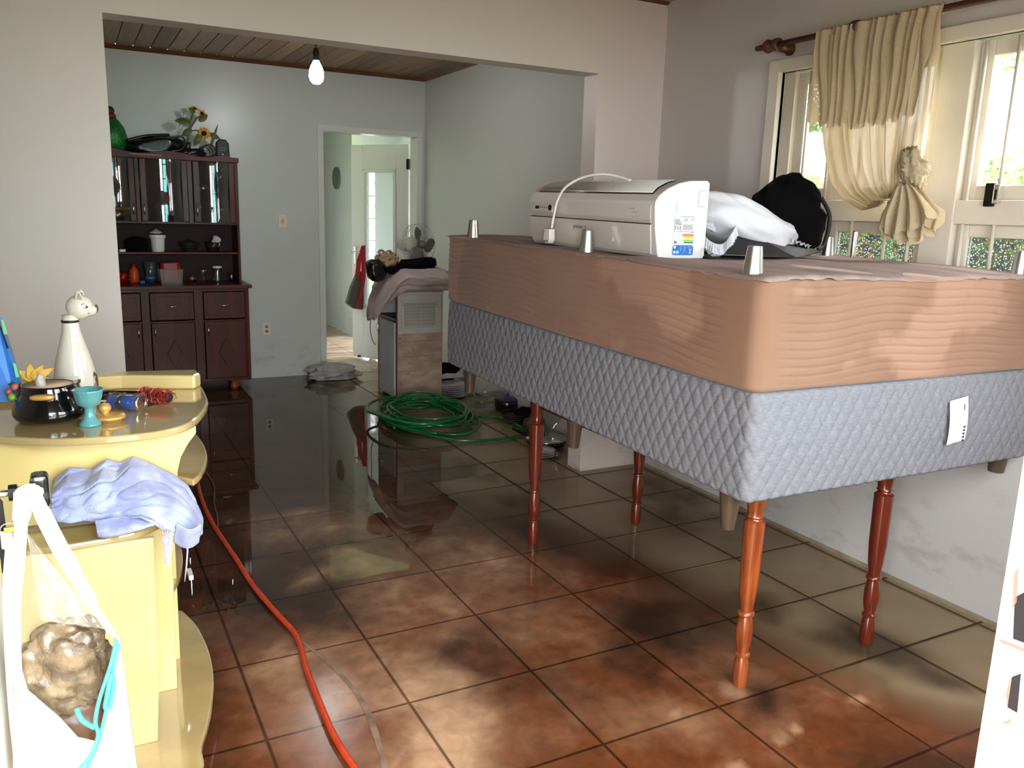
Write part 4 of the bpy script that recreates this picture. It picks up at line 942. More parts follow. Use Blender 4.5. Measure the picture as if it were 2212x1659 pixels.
# behind the glass doors
z3, z4 = 1.406, 1.661; yy = 7.54
jar('serving_bowl', 'grey bowl with lid behind the left glass door', (P_(262, yy), yy, z3), cyl(.06, .085, .07), steel, 'bowl')
jar('mixing_bowl', 'yellow rimmed plate stack behind the left glass door', (P_(262, yy), yy, z3+.072), [(0, 0), (.09, .01), (.1, .03), (.09, .028), (0, .012)], yel, 'plate')
jar('storage_jar', 'dark glass jar behind the middle glass door', (P_(355, yy), yy, z3), cyl(.045, .05, .15), greyblue, 'jar')
jar('yellow_cup', 'yellow cup on the upper shelf behind the middle glass door', (P_(318, yy), yy, z4), cyl(.028, .034, .07), yel, 'cup')
jar('glass_pitcher', 'clear glass pitcher on the upper shelf of the middle door', (P_(372, yy), yy, z4), [(0, 0), (.04, 0), (.048, .04), (.04, .1), (.044, .14), (.041, .14)], jar_glass, 'pitcher')
for i, (px, z, h, lab) in enumerate(((440, z3, .15, 'footed clear glass, left one on the lower shelf behind the right glass door'), (462, z3, .19, 'tall clear goblet, middle one on the lower shelf behind the right glass door'), (484, z3, .13, 'clear goblet, right one on the lower shelf behind the right glass door'))):
    jar('goblet', lab, (P_(px, yy), yy-.03*(i % 2), z), [(0, 0), (.03, .002), (.008, .012), (.007, h*.4), (.03, h*.55), (.036, h*.8), (.032, h), (.030, h)], jar_glass, 'goblet')
jar('cake_dome', 'clear domed glass dish on the upper shelf behind the right glass door', (P_(448, yy), yy, z4), [(0, 0), (.07, 0), (.075, .01), (.07, .05), (.045, .085), (.012, .10), (.014, .12), (0, .12)], jar_glass, 'dish')
jar('goblet', 'slim clear glass on the upper shelf at the right door edge', (P_(485, yy), yy, z4), [(0, 0), (.028, .002), (.006, .012), (.006, .07), (.026, .1), (.028, .16)], jar_glass, 'goblet')

# things on top of the dresser
ZT = 1.916
gsh = mat('green_sequin', srgb(20, 105, 45), .3, c2=srgb(60, 160, 80), scale=90, detail=2, lo=.5, hi=.7, metal=.3, bump=1, bscale=90)
ox = ony(238, 280, 7.52).x
t = thing('green_figure', 'glittery green bulbous ornament with a red neck band on the dresser', 'ornament', (ox, 7.52, ZT))
MB().lathe([(0, 0), (.07, .0), (.115, .06), (.125, .13), (.105, .21), (.07, .26), (.045, .28)], (ox, 7.52, ZT), 28, wob=lambda a, z: 1+.03*math.sin(a*9)*math.sin(z*60)).build('body', gsh, t, smooth=True)
MB().lathe([(.045, .278), (.05, .285), (.045, .31), (.035, .315)], (ox, 7.52, ZT), 20).build('neck_band', mat('dark_red', srgb(120, 30, 24), .6), t, smooth=True)
MB().blob((ox, 7.52, ZT+.335), (.04, .04, .035), 2, .1).build('head', mat('dark_olive', srgb(52, 50, 34), .6), t, smooth=True)
shiny_black = mat('shiny_black_vinyl', srgb(12, 12, 14), .28, coat=.3, bump=.3, bscale=20)
b0 = ony(330, 300, 7.5)
t = thing('handbag', 'shiny black handbag lying flat on top of the dresser', 'bag', (b0.x, 7.5, ZT))
MB().blob((b0.x+.01, 7.5, ZT+.075), (.22, .12, .085), 6, .14, 1.5, 44, 24, Matrix.Rotation(-.16, 4, 'Y'), .85, None, .05, 5).clamp(lambda v: Vector((v.x, max(v.y, 7.39), max(v.z, ZT+.003)))).build('body', shiny_black, t, smooth=True)
MB().tube(spline([(b0.x+.10, 7.42, ZT+.13), (b0.x+.20, 7.41, ZT+.165), (b0.x+.235, 7.42, ZT+.12), (b0.x+.19, 7.42, ZT+.06), (b0.x+.05, 7.40, ZT+.04)], 8), .008, 8).build('strap', shiny_black, t, smooth=True)
MB().tube(spline([(b0.x-.20, 7.45, ZT+.11), (b0.x-.05, 7.44, ZT+.155), (b0.x+.12, 7.45, ZT+.175)], 6), .012, 8).build('handle', shiny_black, t, smooth=True)
MB().box((b0.x-.19, 7.36, ZT+.002), (b0.x+.05, 7.5, ZT+.012)).build('picture_frame', mat('pale_wood', srgb(150, 130, 110), .5), None, bevel=.002, label='thin pale wooden frame lying under the black handbag', cat='frame')
w0 = ony(410, 320, 7.46)
mb = MB().blob((w0.x, 7.47, ZT+.035), (.12, .07, .045), 14, .35, 2.4, 40, 20, None, .9, None, .15, 7); mb.clamp(lambda v: Vector((v.x, max(v.y, 7.39), max(v.z, ZT+.003)))); mb.build('cable_bundle', shiny_black, None, smooth=True, label='tangled black bundle beside the sunflower vase', cat='bundle')
t = thing('cable', 'looped black cable over the dresser crown', 'cable', (w0.x+.08, 7.42, ZT))
for k in range(3):
    MB().tube([(w0.x+.10+.02*k+.05*math.cos(a*.5), 7.41-.01*k, ZT+.045+.01*k+.05*math.sin(a*.5)) for a in range(13)], .004, 6, closed=False).build('loop', black_plastic, t, smooth=True)
# sunflowers
sf = thing('sunflowers', 'artificial sunflowers with large leaves standing in a dark vase on the dresser', 'flowers', (w0.x, 7.5, ZT))
stem_g = mat('stem_green', srgb(70, 84, 40), .6); leaf_g = mat('leaf_green', srgb(104, 120, 62), .5, c2=srgb(70, 92, 44), scale=20); petal_y = mat('petal_yellow', srgb(232, 178, 20), .5, c2=srgb(210, 140, 16), scale=30)
seed_b = mat('seed_brown', srgb(36, 20, 12), .8)
MB().lathe([(0, 0), (.028, 0), (.03, .02), (.022, .1), (.026, .13), (.023, .13)], (w0.x-.01, 7.5, ZT), 16).build('vase', mat('vase_glass', srgb(44, 46, 38), .2), sf, smooth=True)
def FP(px, py, y=7.46): p = ony(px, py, y); return Vector(p)
heads = [(FP(441, 288), .050, (-.25, -1, .05)), (FP(436, 246, 7.5), .042, (.5, -.8, .5)), (FP(420, 235, 7.52), .032, (.2, -.5, .8))]
for c, r_, d_ in heads:
    st = spline([(w0.x-.01, 7.5, ZT+.1), (w0.x+.0, 7.5, ZT+.2), ((w0.x+c.x)/2, 7.5, (ZT+.25+c.z)/2), c+Vector((0, .02, 0))], 6)
    MB().tube(st, .0045, 6).build('stem', stem_g, sf, smooth=True)
    q = Vector((0, 0, 1)).rotation_difference(Vector(d_)).to_matrix().to_4x4(); T = Matrix.Translation(c) @ q
    MB().lathe([(0, 0), (r_*.42, 0), (r_*.40, .008), (0, .012)], (0, 0, 0), 16, T).build('flower_centre', seed_b, sf, smooth=True)
    for k in range(16):
        a = 2*PI*k/16; TT = T @ Matrix.Rotation(a, 4, 'Z') @ Matrix.Rotation(random.uniform(-.3, .2), 4, 'Y')
        MB().add([(r_*.35, -.002, 0), (r_*.7, -r_*.17, .004), (r_*1.15, 0, 0), (r_*.7, r_*.17, .004)], [(0, 1, 2, 3)], TT).build('petal', petal_y, sf, solid=.001)
def leafm(c, d_, L_, W_, n='leaf', par=None, m=None):
    c = Vector(c); d_ = Vector(d_).normalized(); s_ = d_.cross(Vector((0, -1, .3))).normalized(); up = s_.cross(d_)
    vs = []; K = 7
    for k in range(K+1):
        t_ = k/K; w_ = W_*math.sin(PI*min(1, t_*.92+.08))**.8*(1-.25*t_); p = c+d_*L_*t_-up*.02*t_*t_
        vs += [p-s_*w_+up*.008, p, p+s_*w_+up*.008]
    MB().add(vs, [(3*k+j, 3*k+j+1, 3*k+j+4, 3*k+j+3) for k in range(K) for j in (0, 1)]).build(n, m or leaf_g, par, smooth=True, solid=.0012)
for c, d_, L_, W_ in ((FP(412, 265), (-1, 0, .12), .12, .035), (FP(415, 280), (-.8, 0, -.5), .10, .03), (FP(430, 262), (.6, 0, .5), .09, .03), (FP(432, 296), (-.5, 0, -.7), .09, .028), (FP(452, 290), (.8, 0, -.25), .09, .028), (FP(424, 305), (.4, 0, .6), .10, .03), (FP(420, 245), (-.5, 0, .6), .06, .025)):
    leafm(c, d_, L_, W_, par=sf)
s0 = FP(452, 325, 7.45); s1 = FP(471, 268, 7.45)
t = thing('dry_leaf_spray', 'slender grey-green blade plant with twine beside the sunflowers', 'plant', (s0.x, 7.45, ZT))
leafm(s0, s1-s0, (s1-s0).length, .014, 'blade', t, mat('dry_leaf', srgb(92, 92, 70), .6))
MB().tube(spline([s0, s0+Vector((.02, -.02, .05)), s0+Vector((.035, -.02, .02)), s0+Vector((.03, -.03, -.02))], 6), .004, 6).build('twine', mat('twine', srgb(150, 130, 80), .8), t, smooth=True)
r0 = ony(480, 330, 7.47); rz = ony(480, 302, 7.47).z
t = thing('clock_radio', 'small black rounded device with white dots on the dresser', 'radio', (r0.x, 7.47, ZT+.02))
pp = [(r0.x-.052, ZT+.018), (r0.x+.056, ZT+.018), (r0.x+.052, rz-.03), (r0.x+.03, rz), (r0.x-.02, rz+.004), (r0.x-.045, rz-.02)]
MB().prism(pp, 7.44, 7.51, 'y').build('body', black_plastic, t, bevel=.008)
MB().lathe([(0, 0), (.006, 0), (.006, .003), (0, .003)], (0, 0, 0), 12, Matrix.Translation((r0.x, 7.44, ZT+.045)) @ Matrix.Rotation(PI/2, 4, 'X')).build('dial', white_plastic, t)
for z_ in (.095, .075):
    MB().box((r0.x-.03, 7.437, ZT+z_), (r0.x+.03, 7.440, ZT+z_+.003)).build('marking', grey_plastic, t)
MB().box((P_(473, 7.45), 7.40, ZT), (P_(508, 7.45), 7.55, ZT+.018)).build('folded_cloth', mat('magenta_cloth', srgb(150, 20, 52), .8), None, bevel=.006, label='folded magenta cloth under the small black device', cat='cloth')

# ------------------------------------------------------------------ wall fittings, clock, hanging bag
def plate(n, lab, cat_, x, z, w, h, holes):
    t = thing(n, lab, cat_, (x, YB, z)); MB().box((x-w/2, YB-.008, z-h/2), (x+w/2, YB, z+h/2)).build('plate', cream_plastic, t, bevel=.003)
    for a, b, c, d_, m_ in holes: MB().box((x+a, YB-.011, z+b), (x+c, YB-.007, z+d_)).build('insert', m_, t, bevel=.001)
plate('light_switch', 'cream light switch plate on the kitchen wall left of the doorway', 'switch', 1.72, 1.42, .075, .118, [(-.012, -.02, .012, .02, mat('switch_key', srgb(190, 182, 160), .4))])
plate('wall_socket', 'white wall socket low on the kitchen wall', 'socket', 1.55, .45, .072, .115, [(-.014, .008, .014, .034, grey_plastic), (-.014, -.034, .014, -.008, grey_plastic)])
c_ = onx(729, 385, 3.045)
ck = thing('wall_clock', 'round grey-rimmed wall clock on the hall wall', 'clock', (3.045, c_.y, c_.z))
TX = Matrix.Translation((3.045, c_.y, c_.z)) @ Matrix.Rotation(-PI/2, 4, 'Y')
MB().lathe([(.122, 0), (.138, 0), (.138, .026), (.132, .030), (.124, .030), (.122, .02)], (0, 0, 0), 40, TX).build('rim', mat('clock_rim', srgb(105, 106, 108), .4), ck, auto=.6)
MB().lathe([(0, .006), (.124, .006), (.124, .016), (0, .016)], (0, 0, 0), 40, TX).build('face', white_plastic, ck)
MB().box((-.004, -.004, .016), (.004, .075, .019), TX @ Matrix.Rotation(.5, 4, 'Z')).build('hand', black_plastic, ck); MB().box((-.004, -.004, .016), (.004, .055, .019), TX @ Matrix.Rotation(2.6, 4, 'Z')).build('hand', black_plastic, ck)
for k in range(12): MB().box((-.002, .100, .016), (.002, .112, .018), TX @ Matrix.Rotation(k*PI/6, 4, 'Z')).build('tick', black_plastic, ck)
s_ = onx(744, 475, 3.045)
t = thing('light_switch', 'slim white switch plate on the hall wall below the clock', 'switch', (3.045, s_.y, s_.z))
MB().box((3.037, s_.y-.03, s_.z-.055), (3.045, s_.y+.03, s_.z+.055)).build('plate', cream_plastic, t, bevel=.003)
# red and grey bag on the handle of the open door
hp = leaf.location + Matrix.Rotation(ang, 3, 'Z') @ Vector((LW-.02, 0, 1.18))
def BP(px, py, yy_=None): return ony(px, py, hp.y-.10 if yy_ is None else yy_)
bgm = mat('olive_bag_cloth', srgb(84, 80, 68), .8, bump=.3, bscale=60); redm = mat('red_webbing', srgb(168, 24, 40), .6)
B0 = BP(783, 530)
t = thing('shoulder_bag', 'olive grey bag with red straps hanging from the open door handle', 'bag', (B0.x, B0.y, BP(770, 668).z))
pts = [BP(*q) for q in ((770, 590), (757, 620), (747, 655), (762, 666), (782, 669), (787, 640), (786, 600), (780, 585))]
mb = MB(); n_ = len(pts); vs = [Vector(p)+Vector((0, -.035, 0)) for p in pts]+[Vector(p)+Vector((0, .045, 0)) for p in pts]
mb.add(vs, [tuple(range(n_)), tuple(range(n_, 2*n_))[::-1]]+[(i, n_+i, n_+(i+1) % n_, (i+1) % n_) for i in range(n_)]); mb.build('body', bgm, t, bevel=.015)
for i, off in enumerate((-.045, .02)):
    MB().ribbon([Vector(BP(*q))+Vector((0, off, 0)) for q in ((781, 530), (773, 560), (769, 592), (772, 600))] if i == 0 else [Vector(BP(*q))+Vector((0, -.05, 0)) for q in ((783, 530), (782, 562), (782, 600), (778, 630), (768, 665))], [.03, .05, .05, .06] if i == 0 else [.03, .045, .045, .035, .035], (1, 0, .15)).build('strap', redm, t, solid=.004)
# hook end of the handle
MB().lathe([(0, 0), (.018, .004), (.02, .02), (.01, .03), (0, .03)], (B0.x+.01, B0.y+.03, B0.z), 16).build('knob', chrome, leaf, smooth=True)

# ------------------------------------------------------------------ white louvred cabinet with pillow, fan and clothes
WX0, WX1, WY0_, WY1_ = 2.305, 2.705, 6.32, 6.80
lam = mat('white_laminate', srgb(204, 204, 196), .4, c2=srgb(190, 188, 178), scale=4)
lam_mud = mat('mud_stained_laminate', srgb(190, 168, 148), .55, c2=srgb(160, 132, 112), scale=7, detail=8, stretch=(1, 1, 2.2), c3=srgb(120, 88, 68), s3=14, lo3=.62, hi3=.75)
raw_edge = mat('chipboard_edge', srgb(120, 84, 58), .8, c2=srgb(80, 54, 38), scale=60)
wc = thing('louvred_cabinet', 'white louvred cabinet stained brown by flood mud beside the kitchen doorway', 'cabinet', (2.5, 6.56, 0))
def wx(n, a, b, m=lam, bv=.003, par=None, **k): return MB().box(a, b).build(n, m, par or wc, bevel=bv, **k)
wx('side_panel', (WX0+.002, WY0_, .0), (WX1, WY0_+.018, .882))
# mud-stained lower facing boards on the side that faces the room
zz_ = [0.03, .255, .375, .50, .565]
for k in range(4):
    wx('stained_board', (WX0+.004, WY0_-.006-.001*k, zz_[k]+.002), (WX1-.003, WY0_+.002, zz_[k+1]), lam_mud, .002, label='mud-stained board')
wx('plinth', (WX0+.004, WY0_-.003, 0), (WX1-.01, WY0_+.015, .03), raw_edge)
lp = wx('louvre_frame', (WX0+.035, WY0_-.010, .615), (WX1-.045, WY0_, .835), lam, .003)
MB().box((WX0+.06, WY0_-.012, .63), (WX1-.07, WY0_-.0095, .82)).build('louvre_shade_sheet', mat('louvre_shade', srgb(165, 166, 158), .7), lp)  # grey sheet behind the slats, the shade between them put into its colour
for k in range(7):
    z = .632+.026*k
    MB().box((-.128, -.004, -.0015), (.128, .016, .0015), Matrix.Translation(((WX0+WX1)/2-.005, WY0_-.020, z+.008)) @ Matrix.Rotation(-.95, 4, 'X')).build('slat', lam, lp)
wx('centre_bar', ((WX0+WX1)/2-.008, WY0_-.018, .62), ((WX0+WX1)/2-.002, WY0_-.012, .83), lam, .001, lp)
for x in (WX0+.045, WX1-.055): 
    for z in (.80, .82): MB().lathe([(0, 0), (.004, 0), (.004, .002), (0, .002)], (0, 0, 0), 8, Matrix.Translation((x, WY0_-.010, z)) @ Matrix.Rotation(PI/2, 4, 'X')).build('screw', black_plastic, lp)
wx('side_panel', (WX0, WY1_-.018, 0), (WX1, WY1_, .882)); wx('back_panel', (WX1-.012, WY0_, 0), (WX1-.002, WY1_, .88)); wx('top_board', (WX0-.006, WY0_-.008, .882), (WX1+.004, WY1_+.005, .905), lam)
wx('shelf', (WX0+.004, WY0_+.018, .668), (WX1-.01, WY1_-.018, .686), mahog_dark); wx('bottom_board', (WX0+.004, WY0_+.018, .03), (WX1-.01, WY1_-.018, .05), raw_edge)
wx('front_edge', (WX0-.003, WY0_-.002, 0), (WX0+.006, WY0_+.018, .88), raw_edge, .001, label='chipped brown front edge')
wx('front_edge', (WX0-.003, WY0_+.018, .67), (WX0+.003, WY1_-.018, .684), lam_mud, .001)
dd = wx('door', (WX0-.016, WY0_+.022, .035), (WX0+.000, WY1_-.10, .655), mat('door_laminate', srgb(182, 192, 190), .35), .003)
MB().tube(spline([(WX0-.016, WY1_-.13, .60), (WX0-.04, WY1_-.13, .595), (WX0-.04, WY1_-.13, .545), (WX0-.016, WY1_-.13, .54)], 5), .006, 8).build('handle', chrome, dd, smooth=True)
wx('front_post', (WX0-.004, WY1_-.095, .0), (WX0+.014, WY1_-.018, .668), lam_mud, .002)
# lace table cover under the floral pillow
lacec = mat('lace_cover', srgb(196, 184, 164), .9, bump=.6, bscale=120)
floral = mat('floral_pillowcase', srgb(200, 188, 184), .85, c2=srgb(184, 168, 168), scale=5, c3=srgb(150, 120, 108), s3=6, lo3=.56, hi3=.75, bump=.3, bscale=26)
pl_c = Vector((2.50, 6.50, .985))
def droop(v):
    if v.x < WX0+.06:
        k = WX0+.06-v.x; v = Vector((v.x+k*.25, v.y, v.z-k*k*2.2-k*.25))
    if v.x > WX0-.012: v = Vector((v.x, v.y, max(v.z, .907)))
    return v
MB().blob((2.455, 6.46, 1.0), (.40, .29, .098), 21, .18, 1.7, 80, 40, Matrix.Rotation(math.radians(-4), 4, 'Z'), .8, None, .05, 6).clamp(droop).build('pillow', floral, None, smooth=True, label='faded floral pillow slumped over the louvred cabinet', cat='pillow')
MB().blob((2.50, 6.40, 1.105), (.175, .10, .065), 31, .3, 1.7, 48, 26, Matrix.Rotation(.08, 4, 'Z') @ Matrix.Rotation(-.12, 4, 'Y'), .85, None, .08, 7).build('black_jacket', black_cloth, None, smooth=True, label='crumpled black garment on the floral pillow before the fan', cat='garment')
MB().blob((2.31, 6.38, 1.075), (.09, .06, .03), 32, .2, 1.7, 32, 16, None, .85).build('black_sleeve', black_cloth, None, smooth=True, label='black sleeve-like cloth between the black bag and the garment', cat='cloth')
MB().blob((2.165, 6.42, 1.075), (.075, .08, .09), 33, .18, 1.6, 36, 22, Matrix.Rotation(-.3, 4, 'Y'), .8, None, .04, 5).build('black_helmet_bag', shiny_black, None, smooth=True, label='shiny black bag at the left end of the floral pillow', cat='bag')
beige_cl = mat('beige_cloth', srgb(176, 152, 118), .9, bump=.3, bscale=30)
mb = MB()
for k in range(7):
    pp = [Vector((2.28+.085*math.cos(a)*(1-k*.08)+.02*math.sin(k*2), 6.50+.06*math.sin(a), 1.135+.012*k+.02*math.sin(a*2+k*1.7))) for a in [i*PI/9 for i in range(0, 17)]]
    mb.tube(pp, .016-.001*k, 8)
mb.blob((2.28, 6.50, 1.13), (.09, .07, .05), 35, .3, 2.2, 32, 18, None, 1, None, .2, 9)
mb.build('beige_cloth', beige_cl, None, smooth=True, label='twisted beige cloth heaped behind the shiny black bag', cat='cloth', kind='stuff')
# fan
fc = ony(909, 528, 6.52)
fan = thing('fan', 'white table fan with grey blades lying tilted on the floral pillow', 'fan', (fc.x-.05, 6.6, fc.z-.15))
fdir = Vector((.42, -.90, .05)).normalized(); TF = Matrix.Translation(fc) @ Vector((0, 0, 1)).rotation_difference(fdir).to_matrix().to_4x4() @ Matrix.Scale(1.25, 4)
fan_blade = mat('fan_blade', srgb(104, 104, 102), .35); fan_w = mat('fan_white', srgb(206, 202, 186), .4)
MB().lathe([(0, -.01), (.028, -.01), (.026, .02), (.012, .034), (0, .036)], (0, 0, 0), 20, TF).build('hub', fan_blade, fan, smooth=True)
for k in range(3):
    a0 = 2*PI*k/3+.35; vs = []
    for j in range(9):
        r_ = .022+.098*j/8; w_ = .18+.50*math.sin(PI*min(1, (j+.8)/9))**.9
        for q in range(5): a = a0+w_*(q/4-.5)*1.9; vs.append((r_*math.cos(a), r_*math.sin(a), .006+.030*(q/4-.5)))
    MB().add(vs, [(5*j+q, 5*j+q+1, 5*j+q+6, 5*j+q+5) for j in range(8) for q in range(4)], TF).build('blade', fan_blade, fan, smooth=True, solid=.002)
cage = MB()
for r_, z in ((.135, 0), (.132, -.05), (.10, -.07)): cage.tube([(TF @ Vector((r_*math.cos(a*PI/16), r_*math.sin(a*PI/16), z))) for a in range(32)], .0026, 5, closed=True)
for k in range(28): 
    a = 2*PI*k/28; cage.tube([TF @ Vector((r_*math.cos(a), r_*math.sin(a), z)) for r_, z in ((.135, 0), (.132, -.05), (.10, -.07), (.05, -.085))], .0013, 4)
cage.build('guard', thin_glass('clear_guard', tint=(.9,.9,.9,1), fr=.2, rough=.1, milk=.4), fan, smooth=True, kind='stuff')
MB().lathe([(0, -.20), (.03, -.195), (.045, -.17), (.050, -.10), (.052, -.07), (.03, -.065)], (0, 0, 0), 24, TF, wob=lambda a, z: 1+.02*math.sin(a*24)).build('motor_housing', fan_w, fan, smooth=True)
MB().tube([TF @ Vector((0, 0, -.12)), fc+Vector((-.06, .10, -.10)), fc+Vector((-.05, .11, -.17))], .02, 10).build('neck', fan_w, fan, smooth=True)
# thin black cable hanging behind the cabinet
MB().tube(spline([onx(800, 645, WX0-.10), onx(801, 680, WX0-.10), onx(800, 715, WX0-.08), onx(806, 738, WX0-.05), onx(812, 745, WX0-.03)], 6), .003, 6).build('cable', black_plastic, None, smooth=True, label='thin black cable hanging beside the louvred cabinet', cat='cable')

# ------------------------------------------------------------------ pale yellow television rack in the foreground
yw = mat('yellow_lacquer', srgb(238, 216, 146), .22, c2=srgb(222, 198, 128), scale=2, coat=.3)
yw_top = mat('yellow_lacquer_wet', srgb(205, 182, 126), .07, c2=srgb(190, 168, 116), scale=5, coat=1.0, lo=.4, hi=.6)
yw_edge = mat('yellow_edge_band', srgb(222, 180, 96), .3)
rk = thing('tv_rack', 'pale yellow rounded television rack standing in the flood water on the left', 'rack', (-.1, 2.55, 0))
DZT = .97
def outl(pts, z): return [(p.x, p.y) for p in [onz(px, py, z) for px, py in pts]]
def slab(n, poly, z0, z1, m=yw_top, bv=.006):
    return MB().prism(poly, z0, z1, 'z').build(n, [m], rk, bevel=bv)
top = [(-.62, 2.46), (-.40, 2.40)] + [(p.x, p.y) for p in spline([onz(0, 943, DZT), onz(110, 948, DZT), onz(230, 943, DZT), onz(340, 932, DZT), onz(405, 915, DZT), onz(435, 893, DZT), onz(449, 868, DZT), onz(442, 845, DZT), onz(431, 828, DZT)], 5)] + [(.345, 2.93), (-.62, 2.95)]
slab('top_board', top, DZT-.022, DZT)
slab('rear_ledge', [(-.62, 2.88), (.12, 2.87), (.33, 2.79), (.352, 2.83), (.348, 2.90), (.12, 2.945), (-.62, 2.955)], DZT, DZT+.045, mat('ledge_lacquer', srgb(216, 196, 136), .2, coat=.5), .008)
# upper fascia with its concave right edge
ft = [(ony(px, py, 2.40).x, ony(px, py, 2.40).z) for px, py in ((424, 936), (406, 960), (391, 988), (384, 1018), (384, 1050), (389, 1100))]
fp_ = [(-.60, .72), (.262-.005, .72)]
poly = [(-.62, .715), (ft[-1][0]+.002, .715)] + ft[::-1][1:] + [(ft[0][0], DZT-.022), (-.62, DZT-.022)]
MB().prism(poly, 2.40, 2.42, 'y').build('fascia', yw, rk, bevel=.003)
MB().box((-.62, 2.42, .715), (-.60, 2.93, DZT-.022)).box((.20, 2.42, .715), (.215, 2.93, DZT-.022)).build('upright', yw, rk, bevel=.003)
# middle shelf
ms = [(-.62, 2.33)] + [(p.x, p.y) for p in spline([onz(0, 1180, .705), onz(100, 1182, .705), onz(200, 1168, .705), onz(290, 1150, .705), onz(345, 1128, .705), onz(372, 1105, .705)], 5)] + [(.22, 2.55), (.22, 2.93), (-.62, 2.93)]
slab('middle_shelf', ms, .685, .705)
slab('side_shelf', [(.20, 2.46)] + [(p.x, p.y) for p in spline([onz(418, 1037, .80), onz(436, 1020, .80), onz(448, 988, .80), onz(441, 960, .80), onz(425, 938, .80)], 5)] + [(.21, 2.92)], .78, .80)
slab('side_shelf', [(.16, 2.62)] + [(p.x, p.y) for p in spline([onz(330, 1310, .37), onz(365, 1280, .37), onz(388, 1245, .37), onz(395, 1205, .37), onz(388, 1170, .37), onz(370, 1140, .37)], 5)] + [(.18, 3.02)], .35, .37)
# lower uprights: three stepped panels
xa = ony(345, 1610, 2.27).x
MB().prism([(-.60, .085), (xa-.004, .085), (xa+.012, .30), (xa+.018, .685), (-.60, .685)], 2.27, 2.288, 'y').build('lower_panel', yw, rk, bevel=.003)
MB().prism([(-.2, .085), (.203, .085), (.214, .685), (-.2, .685)], 2.52, 2.538, 'y').build('lower_panel', yw, rk, bevel=.003)
MB().prism([(-.2, .085), (.232, .085), (.238, .685), (-.2, .685)], 2.70, 2.718, 'y').build('lower_panel', yw, rk, bevel=.003)
bp_ = [(-.62, 2.0)] + [(p.x, p.y) for p in spline([onz(380, 1730, .085), onz(438, 1659, .085), onz(436, 1610, .085), onz(450, 1560, .085), onz(460, 1500, .085), onz(461, 1450, .085), onz(450, 1400, .085), onz(425, 1350, .085), onz(394, 1318, .085)], 5)] + [(.22, 3.1), (-.62, 3.1)]
slab('base_board', bp_, .060, .085)
for x, y in ((-.5, 2.15), (.10, 2.2), (.16, 2.9), (-.5, 2.9)): MB().lathe([(0, 0), (.025, 0), (.028, .06), (0, .06)], (x, y, 0), 12).build('foot', black_plastic, rk)
MB().box((.262, 2.60, .40), (.275, 2.66, .415)).build('bracket', white_plastic, rk)

# ceramic cat
cat_w = mat('cream_glaze', srgb(226, 220, 204), .12, coat=.6); cat_b = mat('brown_glaze', srgb(92, 66, 44), .2, coat=.5); cat_k = mat('dark_glaze_line', srgb(34, 26, 22), .3)
ZZ = DZT+.0005
c0 = Vector((-.012, 2.78, ZZ))
ct = thing('cat_statue', 'tall cream ceramic cat figurine with brown markings looking right', 'figurine', c0)
def ck_(px, py, dy=0): p = ony(px, py, c0.y+dy); return p
zc_ = ony(170, 693, c0.y).z
hn = zc_-ZZ
pr = []
for f, w in ((0, .056), (.10, .060), (.25, .0595), (.42, .054), (.58, .045), (.74, .034), (.88, .0255), (1.0, .0225), (1.08, .022)): pr.append((w, hn*f))
MB().lathe([(0, 0)]+pr, c0, 40, wob=lambda a, z: 1+.05*math.cos(a)).build('body', cat_w, ct, smooth=True)
MB().lathe([(.0225, -.004), (.0245, -.003), (.0245, .003), (.0225, .004)], c0+Vector((0, 0, hn)), 32).build('collar', cat_k, ct, smooth=True)
hc = ony(172, 663, c0.y)
MB().blob(hc, (.0375, .034, .0365), 1, .0, 1, 40, 26).build('head', cat_w, ct, smooth=True)
MB().blob(hc+Vector((.026, -.006, -.009)), (.021, .020, .018), 1, .0, 1, 28, 18).build('muzzle', cat_w, ct, smooth=True)
for dy_, dx in ((-.017, -.002), (.017, .006)):
    ea = MB().lathe([(.0125, 0), (.010, .012), (.005, .022), (0, .025)], hc+Vector((dx, dy_, .026)), 14).build('ear', cat_w, ct, smooth=True)
    MB().prism([(-.006, 0), (.006, -.002), (.002, .015), (-.003, .017)], -.001, .001, 'y', Matrix.Translation(hc+Vector((dx+.003, dy_-.0115, .026)))).build('inner_ear', cat_b, ea, bevel=.001)
MB().blob(hc+Vector((.044, -.006, -.006)), (.0055, .008, .013), 2, 0, 1, 16, 12).build('nose_patch', cat_b, ct, smooth=True)
def headp(dx, dz):  # point on the camera-facing side of the head
    q = max(0, 1-(dx/.0375)**2-(dz/.0365)**2); return hc+Vector((dx, -.0345*math.sqrt(q)-.0004, dz))
MB().tube([headp(.016+.006*math.cos(a), .003+.0035*math.sin(a)) for a in [i*.6 for i in range(11)]], .0008, 5).build('eye', cat_k, ct)
MB().blob(headp(.018, .002), (.0028, .0012, .0032), 1, 0).build('pupil', cat_k, ct)
MB().tube([headp(.004, .008), headp(.008, .012), headp(.014, .013)], .0008, 5).build('brow', cat_k, ct)
for k in range(3): MB().tube([hc+Vector((.020, -.0265, -.010-.004*k)), hc+Vector((.036, -.020, -.008-.003*k))], .0005, 4).build('whisker', cat_k, ct)
tl = Vector((c0.x+.050, c0.y-.022, ZZ+.048))
MB().blob(tl, (.014, .014, .036), 3, 0, 1, 24, 16).build('tail_patch', cat_b, ct, smooth=True)
MB().blob(tl+Vector((.002, -.006, -.004)), (.0075, .009, .022), 3, 0, 1, 20, 12).build('tail_curl', mat('tan_glaze', srgb(150, 118, 80), .2, coat=.5), ct, smooth=True)

